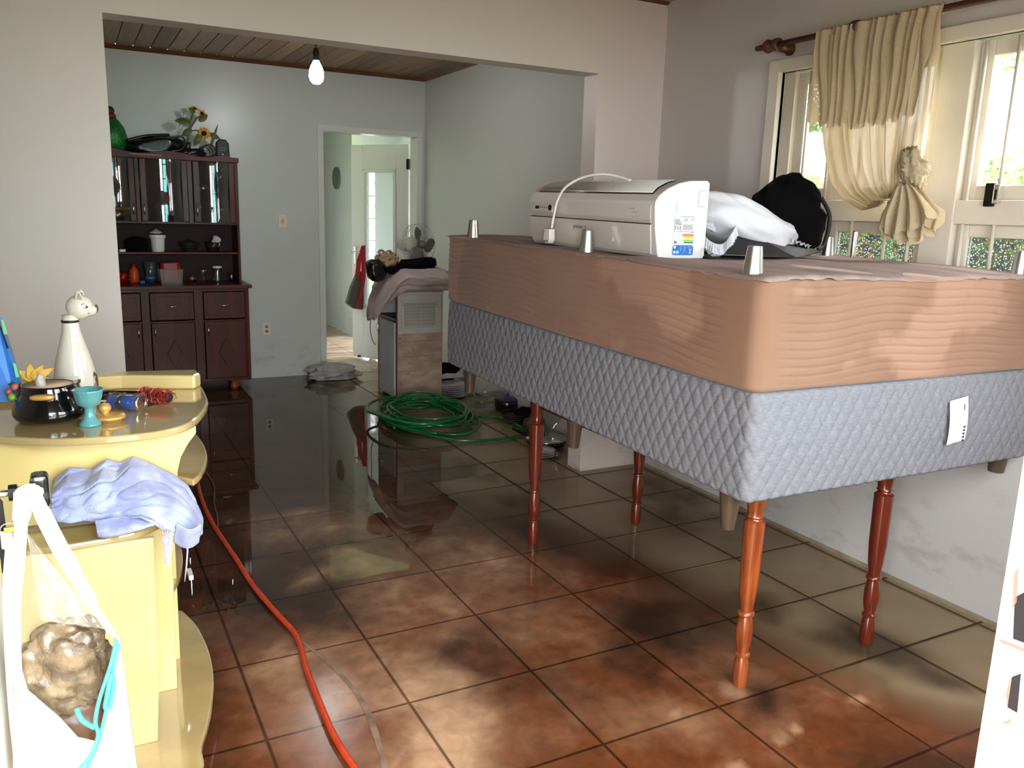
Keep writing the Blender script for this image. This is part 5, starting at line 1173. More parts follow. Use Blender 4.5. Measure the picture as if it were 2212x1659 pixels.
# black pot with gold handles
pc = Vector((-.082+.006, 2.52, ZZ))
gold = mat('gold_paint', srgb(214, 168, 92), .35, .35); blk = mat('black_glaze', srgb(12, 12, 14), .12, coat=.8)
pt = thing('ceramic_pot', 'round black glazed pot with gold side handles, open on top', 'pot', pc)
MB().lathe([(0, 0), (.066, 0), (.084, .010), (.0905, .022), (.087, .038), (.074, .062), (.068, .078), (.069, .088), (.064, .094), (.0655, .100), (.062, .100), (.058, .094), (.062, .075), (.075, .04), (.06, .01), (0, .008)], pc, 48).build('body', blk, pt, smooth=True)
MB().lathe([(.0605, .099), (.057, .09), (.055, .07), (0, .068)], pc, 40).build('inner_glaze', mat('inside_glaze', srgb(196, 168, 140), .4), pt, smooth=True)
for sgn, an in ((1, -PI/2-.18), (1, PI/2)):
    MB().blob(pc+Vector((.073*math.cos(an), .073*math.sin(an), .078)), (.030, .012, .008), 3, 0, 1, 24, 12, Matrix.Rotation(an+PI/2, 4, 'Z'), .7).build('handle', gold, pt, smooth=True)
MB().blob(pc+Vector((-.016, -.02, .105)), (.012, .012, .026), 4, .3, 2.5, 18, 12).build('tissue', thin_glass('tissue', tint=(.9,.9,.9,1), fr=.05, rough=.3, milk=.6), pt, smooth=True)
# yellow cloth flower behind the pot
yf = onz(60, 835, ZZ)
t = thing('artificial_flower', 'yellow fabric flower leaning behind the black pot', 'flower', (-.125, 2.60, ZZ))
MB().tube([(-.13, 2.60, ZZ), (-.12, 2.60, ZZ+.07), (-.105, 2.60, ZZ+.11)], .003, 6).build('stem', stem_g, t, smooth=True)
for a, L_ in ((.55, .062), (.95, .05), (1.6, .045), (2.3, .04), (.2, .035)):
    leafm((-.115, 2.585, ZZ+.10), (math.cos(a), -.2, math.sin(a)), L_, .012, 'petal', t, mat('yellow_petal_%d' % int(a*10), srgb(222, 178, 76), .7))
# fruits garland left of the pot
gar = thing('fruit_pick', 'small decorative fruit pick with red and green berries left of the black pot', 'ornament', (-.170, 2.50, ZZ))
for (px, py), r_, c in (((32, 836), .0095, (206, 110, 92)), ((18, 846), .008, (196, 84, 70)), ((26, 858), .010, (150, 190, 60))):
    p = ony(px, py, 2.52); MB().blob(p, (r_, r_, r_), 2, .05).build('berry', mat('berry_%d' % px, srgb(*c), .3), gar, smooth=True)
MB().tube(spline([(-.150, 2.53, ZZ), (-.150, 2.53, ZZ+.03), ony(30, 848, 2.53), ony(34, 836, 2.53)], 4), .0018, 5).build('stem', stem_g, gar, smooth=True)
for k, a in enumerate((.4, 1.2, 2.2, 2.9)): leafm(ony(38, 850-6*k, 2.54), (math.cos(a), 0, math.sin(a)), .022, .006, 'leaf', gar)
# blue folder leaning at the left edge
bf = thing('folder', 'blue plastic folder with green index tabs leaning at the left edge', 'folder', (-.22, 2.56, ZZ))
fb = mat('folder_blue', srgb(20, 120, 215), .35); fb2 = thin_glass('folder_clear_blue', tint=(.5,.65,.9,1), fr=.1, rough=.2, milk=.6, milkc=(.25,.45,.75,1))
def FO(px, py, y): p = ony(px, py, y); return Vector(p)
def plateq(pts, th, n, m, par):
    pts = [Vector(p) for p in pts]; k = len(pts)
    return MB().add(pts+[p+Vector((0, th, 0)) for p in pts], [tuple(range(k)), tuple(range(k, 2*k))[::-1]]+[(i, k+i, k+(i+1) % k, (i+1) % k) for i in range(k)]).build(n, m, par)
plateq([FO(-60, 870, 2.55), FO(33, 868, 2.55), FO(40, 825, 2.56), FO(-6, 692, 2.60), FO(-60, 640, 2.61)], .004, 'cover', fb, bf)
plateq([FO(33, 868, 2.556), FO(46, 820, 2.566), FO(4, 684, 2.606), FO(-20, 684, 2.606)], .003, 'back_cover', fb2, bf)
for a, b, c in ((690, 722, 0), (784, 815, 26)):
    plateq([FO(a*0+c+2, a, 2.555), FO(c+8, a+2, 2.555), FO(c+16, b, 2.555), FO(c+8, b, 2.555)], .003, 'index_tab', mat('tab_green', srgb(120, 206, 150), .5), bf)
plateq([FO(-3, 702, 2.548), FO(0, 700, 2.548), FO(19, 752, 2.543), FO(15, 754, 2.543)], .002, 'elastic_band', black_plastic, bf)
# glass jar with a metallic rim
jc = Vector((-.024, 2.66, ZZ))
t = thing('foil_jar', 'glass jar wrapped in crumpled foil behind the black pot', 'jar', jc)
MB().lathe([(0, 0), (.024, 0), (.030, .02), (.030, .05), (.024, .068), (.028, .072), (.029, .080), (.026, .080), (.024, .072)], jc, 30, wob=lambda a, z: 1+(.05*math.sin(a*7+z*90) if z < .06 else 0)).build('body', mat('foil', srgb(200, 190, 182), .15, .85, c2=srgb(150, 110, 96), scale=30, bump=1, bscale=70), t, smooth=True)
MB().lathe([(.026, .078), (.0295, .079), (.0295, .083), (.026, .083)], jc, 30).build('rim', chrome, t, smooth=True)
# turquoise glass goblet
gc = Vector((.018, 2.42, ZZ))
aqua = mat('turquoise_glass', srgb(112, 186, 190), .22, trans=.3, ior=1.4, coat=.4)
MB().lathe([(0, 0), (.0285, 0), (.0275, .006), (.018, .016), (.0115, .034), (.0115, .046), (.015, .050), (.028, .058), (.033, .075), (.036, .092), (.040, .098), (.0365, .0985), (.031, .090), (.028, .074), (.022, .063), (0, .058)], gc, 40, wob=lambda a, z: 1+(.03*math.cos(a*8) if z > .085 else 0)).build('goblet', aqua, None, smooth=True, label='turquoise frosted glass goblet beside the black pot', cat='goblet')
# gold lid with ball knob
lc = Vector((.066, 2.45, ZZ))
t = thing('pot_lid', 'gold domed pot lid with a ball knob behind the turquoise goblet', 'lid', lc)
MB().lathe([(0, 0), (.030, 0), (.031, .006), (.041, .008), (.0425, .013), (.038, .018), (.020, .022), (0, .023)], lc, 40).build('disc', gold, t, smooth=True)
MB().lathe([(.012, .0), (.010, .004), (.0165, .013), (.0165, .020), (.012, .028), (.004, .031), (0, .0335)], lc+Vector((-.010, .0, .020)), 24).build('knob', gold, t, smooth=True)
# black tube, bottle in plastic wrap, red tinsel roll
bl = mat('bottle_blue', srgb(22, 78, 172), .3)
def lyx(prof, a, b, seg=24, name=None):   # lathe along the line a->b
    a = Vector(a); b = Vector(b); q = Vector((0, 0, 1)).rotation_difference((b-a).normalized()).to_matrix().to_4x4()
    return MB().lathe(prof, (0, 0, 0), seg, Matrix.Translation(a) @ q)
a = Vector((.045, 2.72, ZZ+.017)); b = Vector((.185, 2.66, ZZ+.017)); L_ = (b-a).length
t = thing('umbrella_roll', 'rolled black and dark red tube lying behind the blue flashlight', 'umbrella', a)
lyx([(0, 0), (.012, 0), (.0155, .008), (.0155, .05), (.0145, .055), (.015, L_), (0, L_)], a, b).build('tube', blk, t, smooth=True)
a = Vector((.075, 2.60, ZZ+.021)); b = Vector((.150, 2.545, ZZ+.022)); L_ = (b-a).length
fl_ = thing('flashlight', 'blue bottle-shaped torch with a round silver end wrapped in clear plastic', 'torch', a)
lyx([(0, 0), (.017, 0), (.018, .004), (.018, .05), (.021, .065), (.0235, L_), (0, L_)], a, b).build('body', bl, fl_, smooth=True)
lyx([(.0205, .028), (.0208, .044)], a, b).build('band', blk, fl_, smooth=True)
lyx([(.0235, L_-.006), (.0245, L_-.004), (.0245, L_+.004), (.021, L_+.005)], a, b).build('rim', chrome, fl_, smooth=True)
lyx([(0, L_+.002), (.019, L_+.003), (.0215, L_+.004)], a, b, 10).build('reflector', mat('faceted_silver', srgb(216, 212, 204), .22, .6), fl_)
d_ = (b-a).normalized()
MB().grid(lambda u, v: a+d_*(L_+.012)*v-d_*.004 + (Matrix.Rotation(2*PI*u, 3, d_) @ d_.orthogonal().normalized())*(.026+.006*noise.noise(Vector((u*9, v*7, 1)))+.004*noise.noise(Vector((math.cos(u*2*PI)*6, math.sin(u*2*PI)*6, v*22)))), 40, 16).build('plastic_wrap', thin_glass('crinkled_wrap', tint=(.96,.97,1,1), fr=.12, rough=.08, milk=.06, bump=.8, bs=60), fl_, smooth=True)
a = Vector((.165, 2.655, ZZ+.024)); b = Vector((.235, 2.585, ZZ+.022)); L_ = (b-a).length; d_ = (b-a).normalized()
tn = thing('tinsel_roll', 'roll wound with red and brown tinsel thread on the rack', 'tinsel', a)
red_t = mat('red_tinsel', srgb(196, 52, 28), .4, c2=srgb(116, 30, 24), scale=60, coat=.3)
lyx([(0, 0), (.013, 0), (.015, L_-.004), (.012, L_), (.0085, L_+.001), (0, L_-.003)], a, b).build('core', mat('dark_core', srgb(44, 22, 20), .6), tn, smooth=True)
mb = MB(); o_ = d_.orthogonal().normalized()
for k in range(90):
    v = random.uniform(.0, 1.02); r_ = .017+random.uniform(0, .007); a0 = random.uniform(0, 6.28); sp = random.uniform(1.5, 4)
    mb.tube([a+d_*(L_*v+random.uniform(-.004, .004)+.01*math.sin(q*.7+k)) + (Matrix.Rotation(a0+sp*q/7, 3, d_) @ o_)*(r_+.003*math.sin(q*2+k)) for q in range(8)], .0008, 4)
mb.build('tinsel_threads', red_t, tn, kind='stuff')
MB().add([onz(282, 882, ZZ+.001), onz(300, 884, ZZ+.001), onz(352, 872, ZZ+.001), onz(340, 868, ZZ+.001)], [(0, 1, 2, 3)]).build('glass_slip', mat('dark_film', srgb(96, 90, 66), .08), None, solid=.002, label='flat dark translucent slip lying before the torch', cat='film')

# lilac towel
tw = bpy.data.materials.new('tmp'); bpy.data.materials.remove(tw)
towel = mat('lilac_terry', srgb(158, 166, 214), .95, c2=srgb(192, 204, 226), scale=14, detail=5, lo=.42, hi=.62, bump=.9, bscale=260, sheen=.4, spec=.1)
tt = thing('towel', 'wet lilac terry towel crumpled over the rack middle shelf', 'towel', (.09, 2.26, .706))
def towelf(u, v):   # u: left-right, v: back-top to front-bottom
    TLx = [ (118, 1035), (150, 1010), (200, 1013), (230, 992), (262, 1000), (288, 985), (330, 1002), (375, 1025), (405, 1048), (425, 1085), (438, 1120), (436, 1150)]
    BLx = [ (108, 1118), (128, 1128), (152, 1130), (182, 1124), (212, 1128), (238, 1122), (268, 1118), (300, 1118), (330, 1132), (360, 1148), (390, 1165), (422, 1168)]
    t_ = u*(len(TLx)-1); i = min(int(t_), len(TLx)-2); f = t_-i
    T_ = (TLx[i][0]+(TLx[i+1][0]-TLx[i][0])*f, TLx[i][1]+(TLx[i+1][1]-TLx[i][1])*f)
    B_ = (BLx[i][0]+(BLx[i+1][0]-BLx[i][0])*f, BLx[i][1]+(BLx[i+1][1]-BLx[i][1])*f)
    yt = 2.36; yb_ = 2.255-.02*u
    p = Vector(ony(T_[0], T_[1], yt)); q = Vector(ony(B_[0], B_[1], yb_))
    r_ = p.lerp(q, v)
    n_ = noise.noise(Vector((u*3.2+v*2.2, v*1.4-u*1.0, 2)))
    fold_ = abs(noise.noise(Vector((u*5+v*4.0, v*2-u*3, 7))))
    bul = math.sin(PI*min(1, max(0, v)))*.035 + .030*n_ - .055*max(0, .18-fold_)*3*.35
    return r_ + Vector((0, -bul, bul*.35))
MB().grid(towelf, 150, 70).build('drape', towel, tt, smooth=True, solid=.004)
def towel2(u, v):
    A_ = [(205, 1125), (240, 1120), (290, 1118), (330, 1124)]; B_ = [(212, 1158), (235, 1162), (280, 1150), (332, 1132)]
    t_ = u*3; i = min(int(t_), 2); f = t_-i
    p = Vector(ony(A_[i][0]+(A_[i+1][0]-A_[i][0])*f, A_[i][1]+(A_[i+1][1]-A_[i][1])*f, 2.25)); q = Vector(ony(B_[i][0]+(B_[i+1][0]-B_[i][0])*f, B_[i][1]+(B_[i+1][1]-B_[i][1])*f, 2.225))
    return p.lerp(q, v)+Vector((0, -.020*math.sin(PI*v)-.008*noise.noise(Vector((u*4, v*3, 0))), 0))
MB().grid(towel2, 50, 24).build('fold', towel, tt, smooth=True, solid=.005)
MB().grid(lambda u, v: Vector(ony(382+52*u-6*v, 1130+40*v+8*math.sin(u*3), 2.22+.02*v))+Vector((0, -.018*math.sin(PI*u), 0)), 30, 20).build('corner', towel, tt, smooth=True, solid=.006)
thr = mat('towel_fringe', srgb(196, 196, 226), .9)
mb = MB()
for k in range(34):
    x0 = 352+random.uniform(0, 22); y0 = 1142+random.uniform(0, 25); L2 = random.uniform(30, 72)
    mb.tube([Vector(ony(x0+3*math.sin(q*1.3+k)+(362-x0)*q/9, y0+L2*q/6, 2.225-.004*math.sin(q+k))) for q in range(7)], .0013, 4)
mb.build('fringe', thr, tt, kind='stuff')
MB().tube([Vector(ony(x, y, 2.22)) for x, y in ((404, 1168), (405, 1190), (403, 1220), (399, 1256))], [.003, .0022, .0022, .0012], 6).build('loop_thread', thr, tt, smooth=True)

# ------------------------------------------------------------------ entrance door leaf on the left, handle, keys and hanging bag
DXE = -.117
dl = thing('entrance_door_leaf', 'white entrance door leaf opened inwards along the left edge', 'door', (-.28, .40, .01))
MB().add([(-.31, .40, .01), (-.27, .40, .01), (DXE, 1.30, .01), (DXE-.04, 1.31, .01), (-.31, .40, 2.12), (-.27, .40, 2.12), (DXE, 1.30, 2.12), (DXE-.04, 1.31, 2.12)], [(3,2,1,0),(4,5,6,7),(0,1,5,4),(1,2,6,5),(2,3,7,6),(3,0,4,7)]).build('leaf_board', white_paint, dl, bevel=.002)
h0 = ony(0, 1068, 1.26); h1 = ony(30, 1064, 1.25); h2 = ony(92, 1060, 1.24)
MB().tube([h0-Vector((.02, 0, 0)), h1], .0045, 10).build('spindle', steel, dl, smooth=True)
MB().tube([h1-Vector((.006, 0, 0)), h1-Vector((.001, 0, 0)), h1+Vector((.004, 0, 0))], .011, 12).build('collar', black_plastic, dl)
MB().tube([h1, h2], .008, 10).build('spindle', steel, dl, smooth=True)
MB().box((h2.x-.014, h2.y-.012, h2.z-.022), (h2.x+.008, h2.y+.02, h2.z+.024)).build('handle_knob', mat('worn_black_metal', srgb(16, 16, 18), .25, c2=srgb(70, 72, 76), scale=60, lo=.55, hi=.75, coat=.5), dl, bevel=.006)
lk = [ony(*q, 1.275) for q in ((-6, 1070), (6, 1085), (14, 1150), (12, 1235), (4, 1238), (-6, 1140))]
plateq(lk, .003, 'lock_plate', black_plastic, dl)
kr = thing('key', 'key with white tag and ring in the door lock', 'key', ony(18, 1150, 1.27))
MB().tube([ony(20, 1142, 1.26)+Vector((.011*math.cos(a*.6), -.002, .009*math.sin(a*.6))) for a in range(11)], .0009, 6, closed=True).build('ring', steel, kr, smooth=True)
p_ = ony(15, 1165, 1.262); MB().box((p_.x-.007, 1.258, p_.z-.013), (p_.x+.007, 1.262, p_.z+.013)).build('tag', white_plastic, kr, bevel=.002)
p_ = ony(45, 1140, 1.26); MB().box((p_.x-.02, 1.256, p_.z-.004), (p_.x+.008, 1.260, p_.z+.004)).build('blade', mat('brass', srgb(190, 140, 70), .3, .9), kr, bevel=.001)
# t-shirt plastic bag
bagm = bpy.data.materials.new('white_film'); bagm.use_nodes = True; nt = bagm.node_tree; N = nt.nodes; Lk = nt.links; pb = N['Principled BSDF']
pb.inputs['Base Color'].default_value = srgb(240, 238, 228); pb.inputs['Roughness'].default_value = .3
t_ = N.new('ShaderNodeBsdfTranslucent'); t_.inputs[0].default_value = srgb(246, 244, 232); tr_ = N.new('ShaderNodeBsdfTransparent')
a1 = N.new('ShaderNodeMixShader'); a1.inputs[0].default_value = .5; a2 = N.new('ShaderNodeMixShader'); a2.inputs[0].default_value = .16
Lk.new(pb.outputs[0], a1.inputs[1]); Lk.new(t_.outputs[0], a1.inputs[2]); Lk.new(a1.outputs[0], a2.inputs[1]); Lk.new(tr_.outputs[0], a2.inputs[2]); Lk.new(a2.outputs[0], N['Material Output'].inputs[0])
clearm = thin_glass('thin_clear_film', tint=(.97,.96,.92,1), fr=.08, rough=.15, milk=.22, milkc=(.9,.86,.72,1), bump=.6, bs=30)
YB_ = 1.22
bg_ = thing('plastic_bag', 'white plastic carrier bag hanging from the door handle with its mouth open', 'bag', ony(130, 1640, YB_))
cen = ony(150, 1500, YB_); ux = (ony(250, 1500, YB_)-ony(50, 1500, YB_)).length/200   # metres per pixel there
def Q(px, py, dy=0): return Vector(ony(px, py, YB_+dy))
front = [(30, 1360), (42, 1430), (60, 1490), (95, 1520), (130, 1550), (168, 1592), (205, 1600), (222, 1560), (236, 1480), (246, 1420), (258, 1365)]
bott = [(28, 1700), (60, 1740), (90, 1760), (120, 1775), (150, 1780), (180, 1780), (210, 1770), (240, 1755), (262, 1740), (285, 1710), (300, 1680)]
def bagfront(u, v):
    t_ = u*10; i = min(int(t_), 9); f = t_-i
    A_ = (front[i][0]+(front[i+1][0]-front[i][0])*f, front[i][1]+(front[i+1][1]-front[i][1])*f); B_ = (bott[i][0]+(bott[i+1][0]-bott[i][0])*f, bott[i][1]+(bott[i+1][1]-bott[i][1])*f)
    return Q(A_[0]+(B_[0]-A_[0])*v, A_[1]+(B_[1]-A_[1])*v, -.045*math.sin(PI*u)-.02*math.sin(PI*v)*math.sin(PI*u)+.008*noise.noise(Vector((u*6, v*3, 0))))
MB().grid(bagfront, 60, 24).build('front_wall', bagm, bg_, smooth=True, solid=.0006)
back = [(26, 1180), (60, 1190), (120, 1230), (180, 1300), (240, 1360), (262, 1368)]
def bagback(u, v):
    t_ = u*5; i = min(int(t_), 4); f = t_-i
    A_ = (back[i][0]+(back[i+1][0]-back[i][0])*f, back[i][1]+(back[i+1][1]-back[i][1])*f); B_ = (28+275*u, 1760)
    return Q(A_[0]+(B_[0]-A_[0])*v, A_[1]+(B_[1]-A_[1])*v, .05*math.sin(PI*u)+.006*noise.noise(Vector((u*7, v*5, 3))))
MB().grid(bagback, 50, 30).build('back_wall', clearm, bg_, smooth=True)
MB().ribbon(spline([Q(70, 1064, 0), Q(92, 1110, -.012), Q(125, 1175, -.02), Q(165, 1245, -.024), (Q(205, 1310, -.02)), Q(250, 1378, -.0)], 6), [.019]*6+[.021]*12+[.017]*6+[.009]*7, (1, 0, .55)).build('strap', bagm, bg_, smooth=True, solid=.001)
MB().ribbon(spline([Q(50, 1064, 0), Q(46, 1130, .0), Q(38, 1230, .0), Q(30, 1330, .0), Q(34, 1480, -.01)], 6), [.022]*6+[.016]*19, (1, 0, .0)).build('strap', bagm, bg_, smooth=True, solid=.001)
MB().blob(Q(62, 1066, 0), (.017, .013, .012), 3, .25, 2.5, 24, 14).build('handle_loop', bagm, bg_, smooth=True)
MB().ribbon(spline([Q(22, 1180, .02), Q(16, 1300, .02), Q(26, 1500, .02), Q(40, 1640, .02), Q(50, 1700, .02)], 6), [.012]*25, (1, 0, .1)).build('side_gusset', bagm, bg_, smooth=True, solid=.001)
MB().grid(lambda u, v: Q(58+30*v+(150*v*u), 1150+190*v+20*u*v, -.005-.01*math.sin(u*PI)+.005*noise.noise(Vector((u*5, v*6, 1)))), 30, 24).build('film', clearm, bg_, smooth=True)
mud_pl = mat('brown_crinkled_film', srgb(78, 62, 44), .25, c2=srgb(118, 100, 76), scale=34, detail=8, lo=.45, hi=.6, bump=1.0, bscale=60, coat=.3)
pk = MB().blob(Q(142, 1440, .012), (.056, .035, .068), 15, .22, 2.0, 64, 44, None, .9, None, .10, 9)
pk.build('brown_parcel', mud_pl, None, smooth=True, label='crinkled brown plastic parcel inside the carrier bag', cat='parcel')
MB().blob(Q(150, 1560, .02), (.052, .03, .045), 16, .22, 2.0, 40, 28, None, .9, None, .10, 9).build('brown_wrap', mat('brown_wrap', srgb(84, 54, 38), .3, c2=srgb(110, 78, 58), scale=20), None, smooth=True, label='darker brown wrap below the crinkled parcel in the carrier bag', cat='parcel')
cyn = mat('turquoise_cord', srgb(70, 200, 200), .4)
tc_ = thing('string_coil', 'turquoise plastic cord dangling from the carrier bag mouth', 'cord', Q(230, 1600, -.05))
MB().tube(spline([Q(252, 1382, -.03), Q(238, 1440, -.045), Q(215, 1510, -.055), Q(206, 1560, -.058), Q(212, 1590, -.06), Q(190, 1640, -.07), Q(140, 1690, -.075)], 6), .0026, 8).build('strand', cyn, tc_, smooth=True)
MB().tube(spline([Q(256, 1390, -.03), Q(244, 1450, -.045), Q(228, 1540, -.055), Q(206, 1620, -.06), Q(165, 1700, -.07)], 6), .0024, 8).build('strand', cyn, tc_, smooth=True)
MB().tube(spline([Q(240, 1458, -.05), Q(232, 1500, -.056), Q(228, 1528, -.056), Q(238, 1524, -.056), Q(246, 1470, -.05), Q(238, 1456, -.05)], 5), .0032, 8).build('strand', cyn, tc_, smooth=True)
MB().tube(spline([Q(165, 1530, -.03), Q(178, 1556, -.04), Q(205, 1572, -.05)], 5), .0034, 8).build('strand', cyn, tc_, smooth=True)

# right-hand jamb with strike plates
jb = thing('door_2', None, None, (.66, .3, 0), kind='structure')
JX = .6456
worn = mat('chipped_white_paint', srgb(238, 236, 230), .35)
MB().box((JX, .20, 0), (JX+.10, .36, 2.14)).build('jamb', worn, jb, bevel=.002)
MB().box((EX0-.04, .20, 2.11), (JX+.10, .36, 2.15)).build('head', worn, jb, bevel=.002)
MB().box((EX0-.05, .20, 0), (EX0, .36, 2.14)).build('jamb', worn, jb, bevel=.002)
def JP(px, py): return onx(px, py, JX-.001)
dk = mat('mortice_dark', srgb(22, 16, 16), .8); chipm = mat('bare_primer', srgb(150, 96, 80), .8)
for pts, n_, m_ in ((((2192, 1290), (2230, 1270), (2230, 1395), (2188, 1380)), 'strike_hole', dk), (((2186, 1462), (2205, 1455), (2197, 1540), (2176, 1528)), 'strike_hole', dk),
                    (((2172, 1500), (2180, 1470), (2186, 1462), (2176, 1528)), 'paint_chip', chipm), (((2190, 1240), (2200, 1225), (2196, 1300), (2186, 1318)), 'paint_chip', chipm), (((2160, 1380), (2212, 1400), (2212, 1408), (2158, 1386)), 'paint_chip', chipm), (((2168, 1560), (2184, 1552), (2182, 1562), (2170, 1566)), 'paint_chip', chipm)):
    P = [JP(*q) for q in pts]; MB().add(P+[p+Vector((.0006, 0, 0)) for p in P], [(0,1,2,3),(7,6,5,4),(0,4,5,1),(1,5,6,2),(2,6,7,3),(3,7,4,0)]).build(n_, m_, jb)

# ------------------------------------------------------------------ hoses and cords
red_h = mat('orange_hose', srgb(214, 72, 34), .35, c2=srgb(196, 60, 30), scale=20)
pts = [onz(x, y, .014) for x, y in ((423, 1010), (428, 1050), (440, 1090), (458, 1128), (478, 1160), (510, 1207), (545, 1262), (590, 1316), (632, 1362), (648, 1392), (660, 1440), (688, 1512), (722, 1590), (768, 1662), (800, 1705))]
MB().tube(spline(pts, 8), .0105, 10).build('garden_hose', red_h, None, smooth=True, label='orange hose snaking across the flooded floor beside the rack', cat='hose')
pts = [onz(x, y, .0015) for x, y in ((600, 1318), (640, 1372), (680, 1408), (720, 1440), (765, 1490), (790, 1530), (808, 1575), (822, 1620), (834, 1665))]
MB().ribbon(spline(pts, 8), [.004]*8+[.010]*8+[.016]*20+[.020]*15+[.018]*14, (1, 0, 0)).build('silt_line', mat('pale_silt', srgb(150, 124, 104), .4, c2=srgb(110, 82, 64), scale=14), None, label='thin pale line of silt curving through the muddy water', cat='silt', kind='stuff')
MB().tube(spline([onz(x, y, .012) for x, y in ((425, 1005), (445, 1020), (462, 1050), (462, 1085), (470, 1120), (470, 1150))], 6), .0035, 8).build('cable', mat('grey_cable', srgb(96, 84, 78), .5), None, smooth=True, label='thin grey cable lying behind the orange hose', cat='cable')
green_h = mat('green_hose', srgb(18, 118, 58), .25, c2=srgb(14, 92, 46), scale=8, coat=.4)
gh = thing('green_hose_coil', 'coiled green garden hose lying before the louvred cabinet', 'hose', (2.25, 5.62, 0))
hc_ = Vector((2.27, 5.66, 0)); pts = []
random.seed(12)
for k in range(9):
    ra, rb_ = .30+random.uniform(-.05, .07), .38+random.uniform(-.06, .06); ox_, oy_ = random.uniform(-.05, .06), random.uniform(-.08, .08); zb = .016+.011*k
    for q in range(14):
        a = 2*PI*q/14+k*.15
        pts.append((hc_.x+ox_+ra*math.cos(a)*(1+.04*math.sin(3*a+k)), hc_.y+oy_+rb_*math.sin(a), zb+.014*math.sin(a*2+k)**2))
pts = [p for p in pts]
MB().tube(spline(pts, 4), .0105, 8).build('coil', green_h, gh, smooth=True, label='stacked coils')
P_l = lambda px, py, z: onz(px, py, z)
loop1 = [P_l(852, 925, .02), P_l(845, 890, .06), P_l(862, 858, .12), P_l(905, 846, .15), P_l(950, 856, .13), P_l(1000, 885, .08), P_l(1032, 905, .05), P_l(1032, 925, .03), P_l(1000, 938, .02), P_l(930, 935, .02), P_l(870, 920, .02), P_l(848, 900, .03)]
MB().tube(spline(loop1, 7), .0105, 8).build('coil', green_h, gh, smooth=True)
loop2 = [P_l(1000, 905, .03), P_l(1060, 900, .013), P_l(1105, 912, .013), P_l(1130, 928, .013), P_l(1115, 942, .013), P_l(1060, 950, .013), P_l(985, 951, .013), P_l(930, 940, .02), P_l(880, 920, .03)]
MB().tube(spline(loop2, 7), .0105, 8).build('coil', green_h, gh, smooth=True)
random.seed(7)

# ------------------------------------------------------------------ white cloth on the kitchen doorway floor
rag = onz(712, 812, 0)
MB().blob((rag.x, rag.y-.12, .055), (.22, .15, .075), 41, .35, 2.0, 56, 28, None, .9, -.05, .18, 7).build('wet_rag', mat('grey_white_rag', srgb(176, 178, 176), .8, c2=srgb(150, 150, 146), scale=8, bump=.4, bscale=30), None, smooth=True, label='crumpled wet greyish rag on the floor by the kitchen doorway', cat='cloth')
yt_ = onz(804, 772, 0)
t = thing('yellow_toy', 'small yellow object on the muddy hall floor', 'toy', (yt_.x, yt_.y, .0))
MB().blob((yt_.x, yt_.y, .05), (.05, .05, .05), 3, .35, 2.4).build('body', mat('toy_yellow', srgb(190, 140, 40), .5), t, smooth=True); MB().tube([(yt_.x-.16, yt_.y, .02), (yt_.x-.02, yt_.y, .05)], .01).build('handle', black_plastic, t, smooth=True)

# ------------------------------------------------------------------ kitchenware left on the floor by the pillar
plate_w = mat('plate_white', srgb(206, 204, 198), .15, coat=.4); darkpan = mat('black_pan', srgb(20, 20, 22), .2, coat=.4)
p0 = Vector((2.83, 6.36, 0))
for k in range(7):
    o = MB().lathe([(0, 0), (.07, 0), (.12, .014), (.122, .016), (.07, .005), (0, .004)], p0+Vector((random.uniform(-.006, .006), random.uniform(-.006, .006), .004+.0165*k)), 32)
    WORD = ('lowest', 'second', 'third', 'fourth', 'fifth', 'sixth', 'topmost')
    if k == 0: first = o.build('plate', plate_w, None, smooth=True, label='white plate, lowest of the stack on the kitchen floor', cat='plate', group='white plates stacked on the kitchen floor')
    else: dup(first, loc=first.location+Vector((random.uniform(-.006, .006), random.uniform(-.006, .006), .0165*k)), label='white plate, %s of the stack on the kitchen floor' % (WORD[k] if k == 6 else WORD[k]+' from the bottom'))
t = thing('baking_tray', 'white rectangular tray leaning behind the plate stack', 'tray', (2.92, 6.72, 0))
mb = MB(); rbox(mb, (2.78, 6.62, .10), (3.06, 6.92, .125), .03); mb.build('tray', plate_w, t, bevel=.006)
for x, y in ((2.84, 6.68), (3.0, 6.86)): MB().lathe([(0, 0), (.05, 0), (.055, .1), (0, .1)], (x, y, 0), 20).build('support_bowl', darkpan, t)
mb = MB().blob((2.87, 6.60, .20), (.13, .09, .045), 51, .35, 2.2, 32, 18, None, .9, None, .1, 7); mb.build('dark_rags', black_cloth, None, smooth=True, label='black crumpled rags on the white tray', cat='rags')
def basin(n, lab, c, r0, r1, h, m, cat_, rot=None):
    return MB().lathe([(0, 0), (r0, 0), (r1, h), (r1+.008, h+.002), (r1+.006, h-.004), (r0, .006), (0, .006)], (0, 0, 0), 36, Matrix.Translation(c) @ (rot or Matrix())).build(n, m, None, smooth=True, label=lab, cat=cat_)
basin('glass_baking_dish', 'clear glass oven dish tilted on the kitchen floor', (2.95, 5.95, .02), .11, .17, .075, jar_glass, 'dish', Matrix.Rotation(-.35, 4, 'X'))
basin('clear_lid', 'large clear round lid beside the plate stack', (2.78, 5.82, .006), .15, .17, .03, jar_glass, 'lid')
def on(px, py, z=0): return onz(px, py, z)
a = on(1010, 852, .02); b = on(1045, 812, .30)
MB().tube([(2.95, 6.18, .02), (3.02, 6.45, .16)], .008, 8).build('metal_rod', chrome, None, smooth=True, label='thin bright metal rod leaning behind the glass dish', cat='rod')
c_ = on(1095, 885); 
t = thing('cooking_pot', 'dark pot with a purple-blue lid on the kitchen floor', 'pot', (c_.x, c_.y, 0))
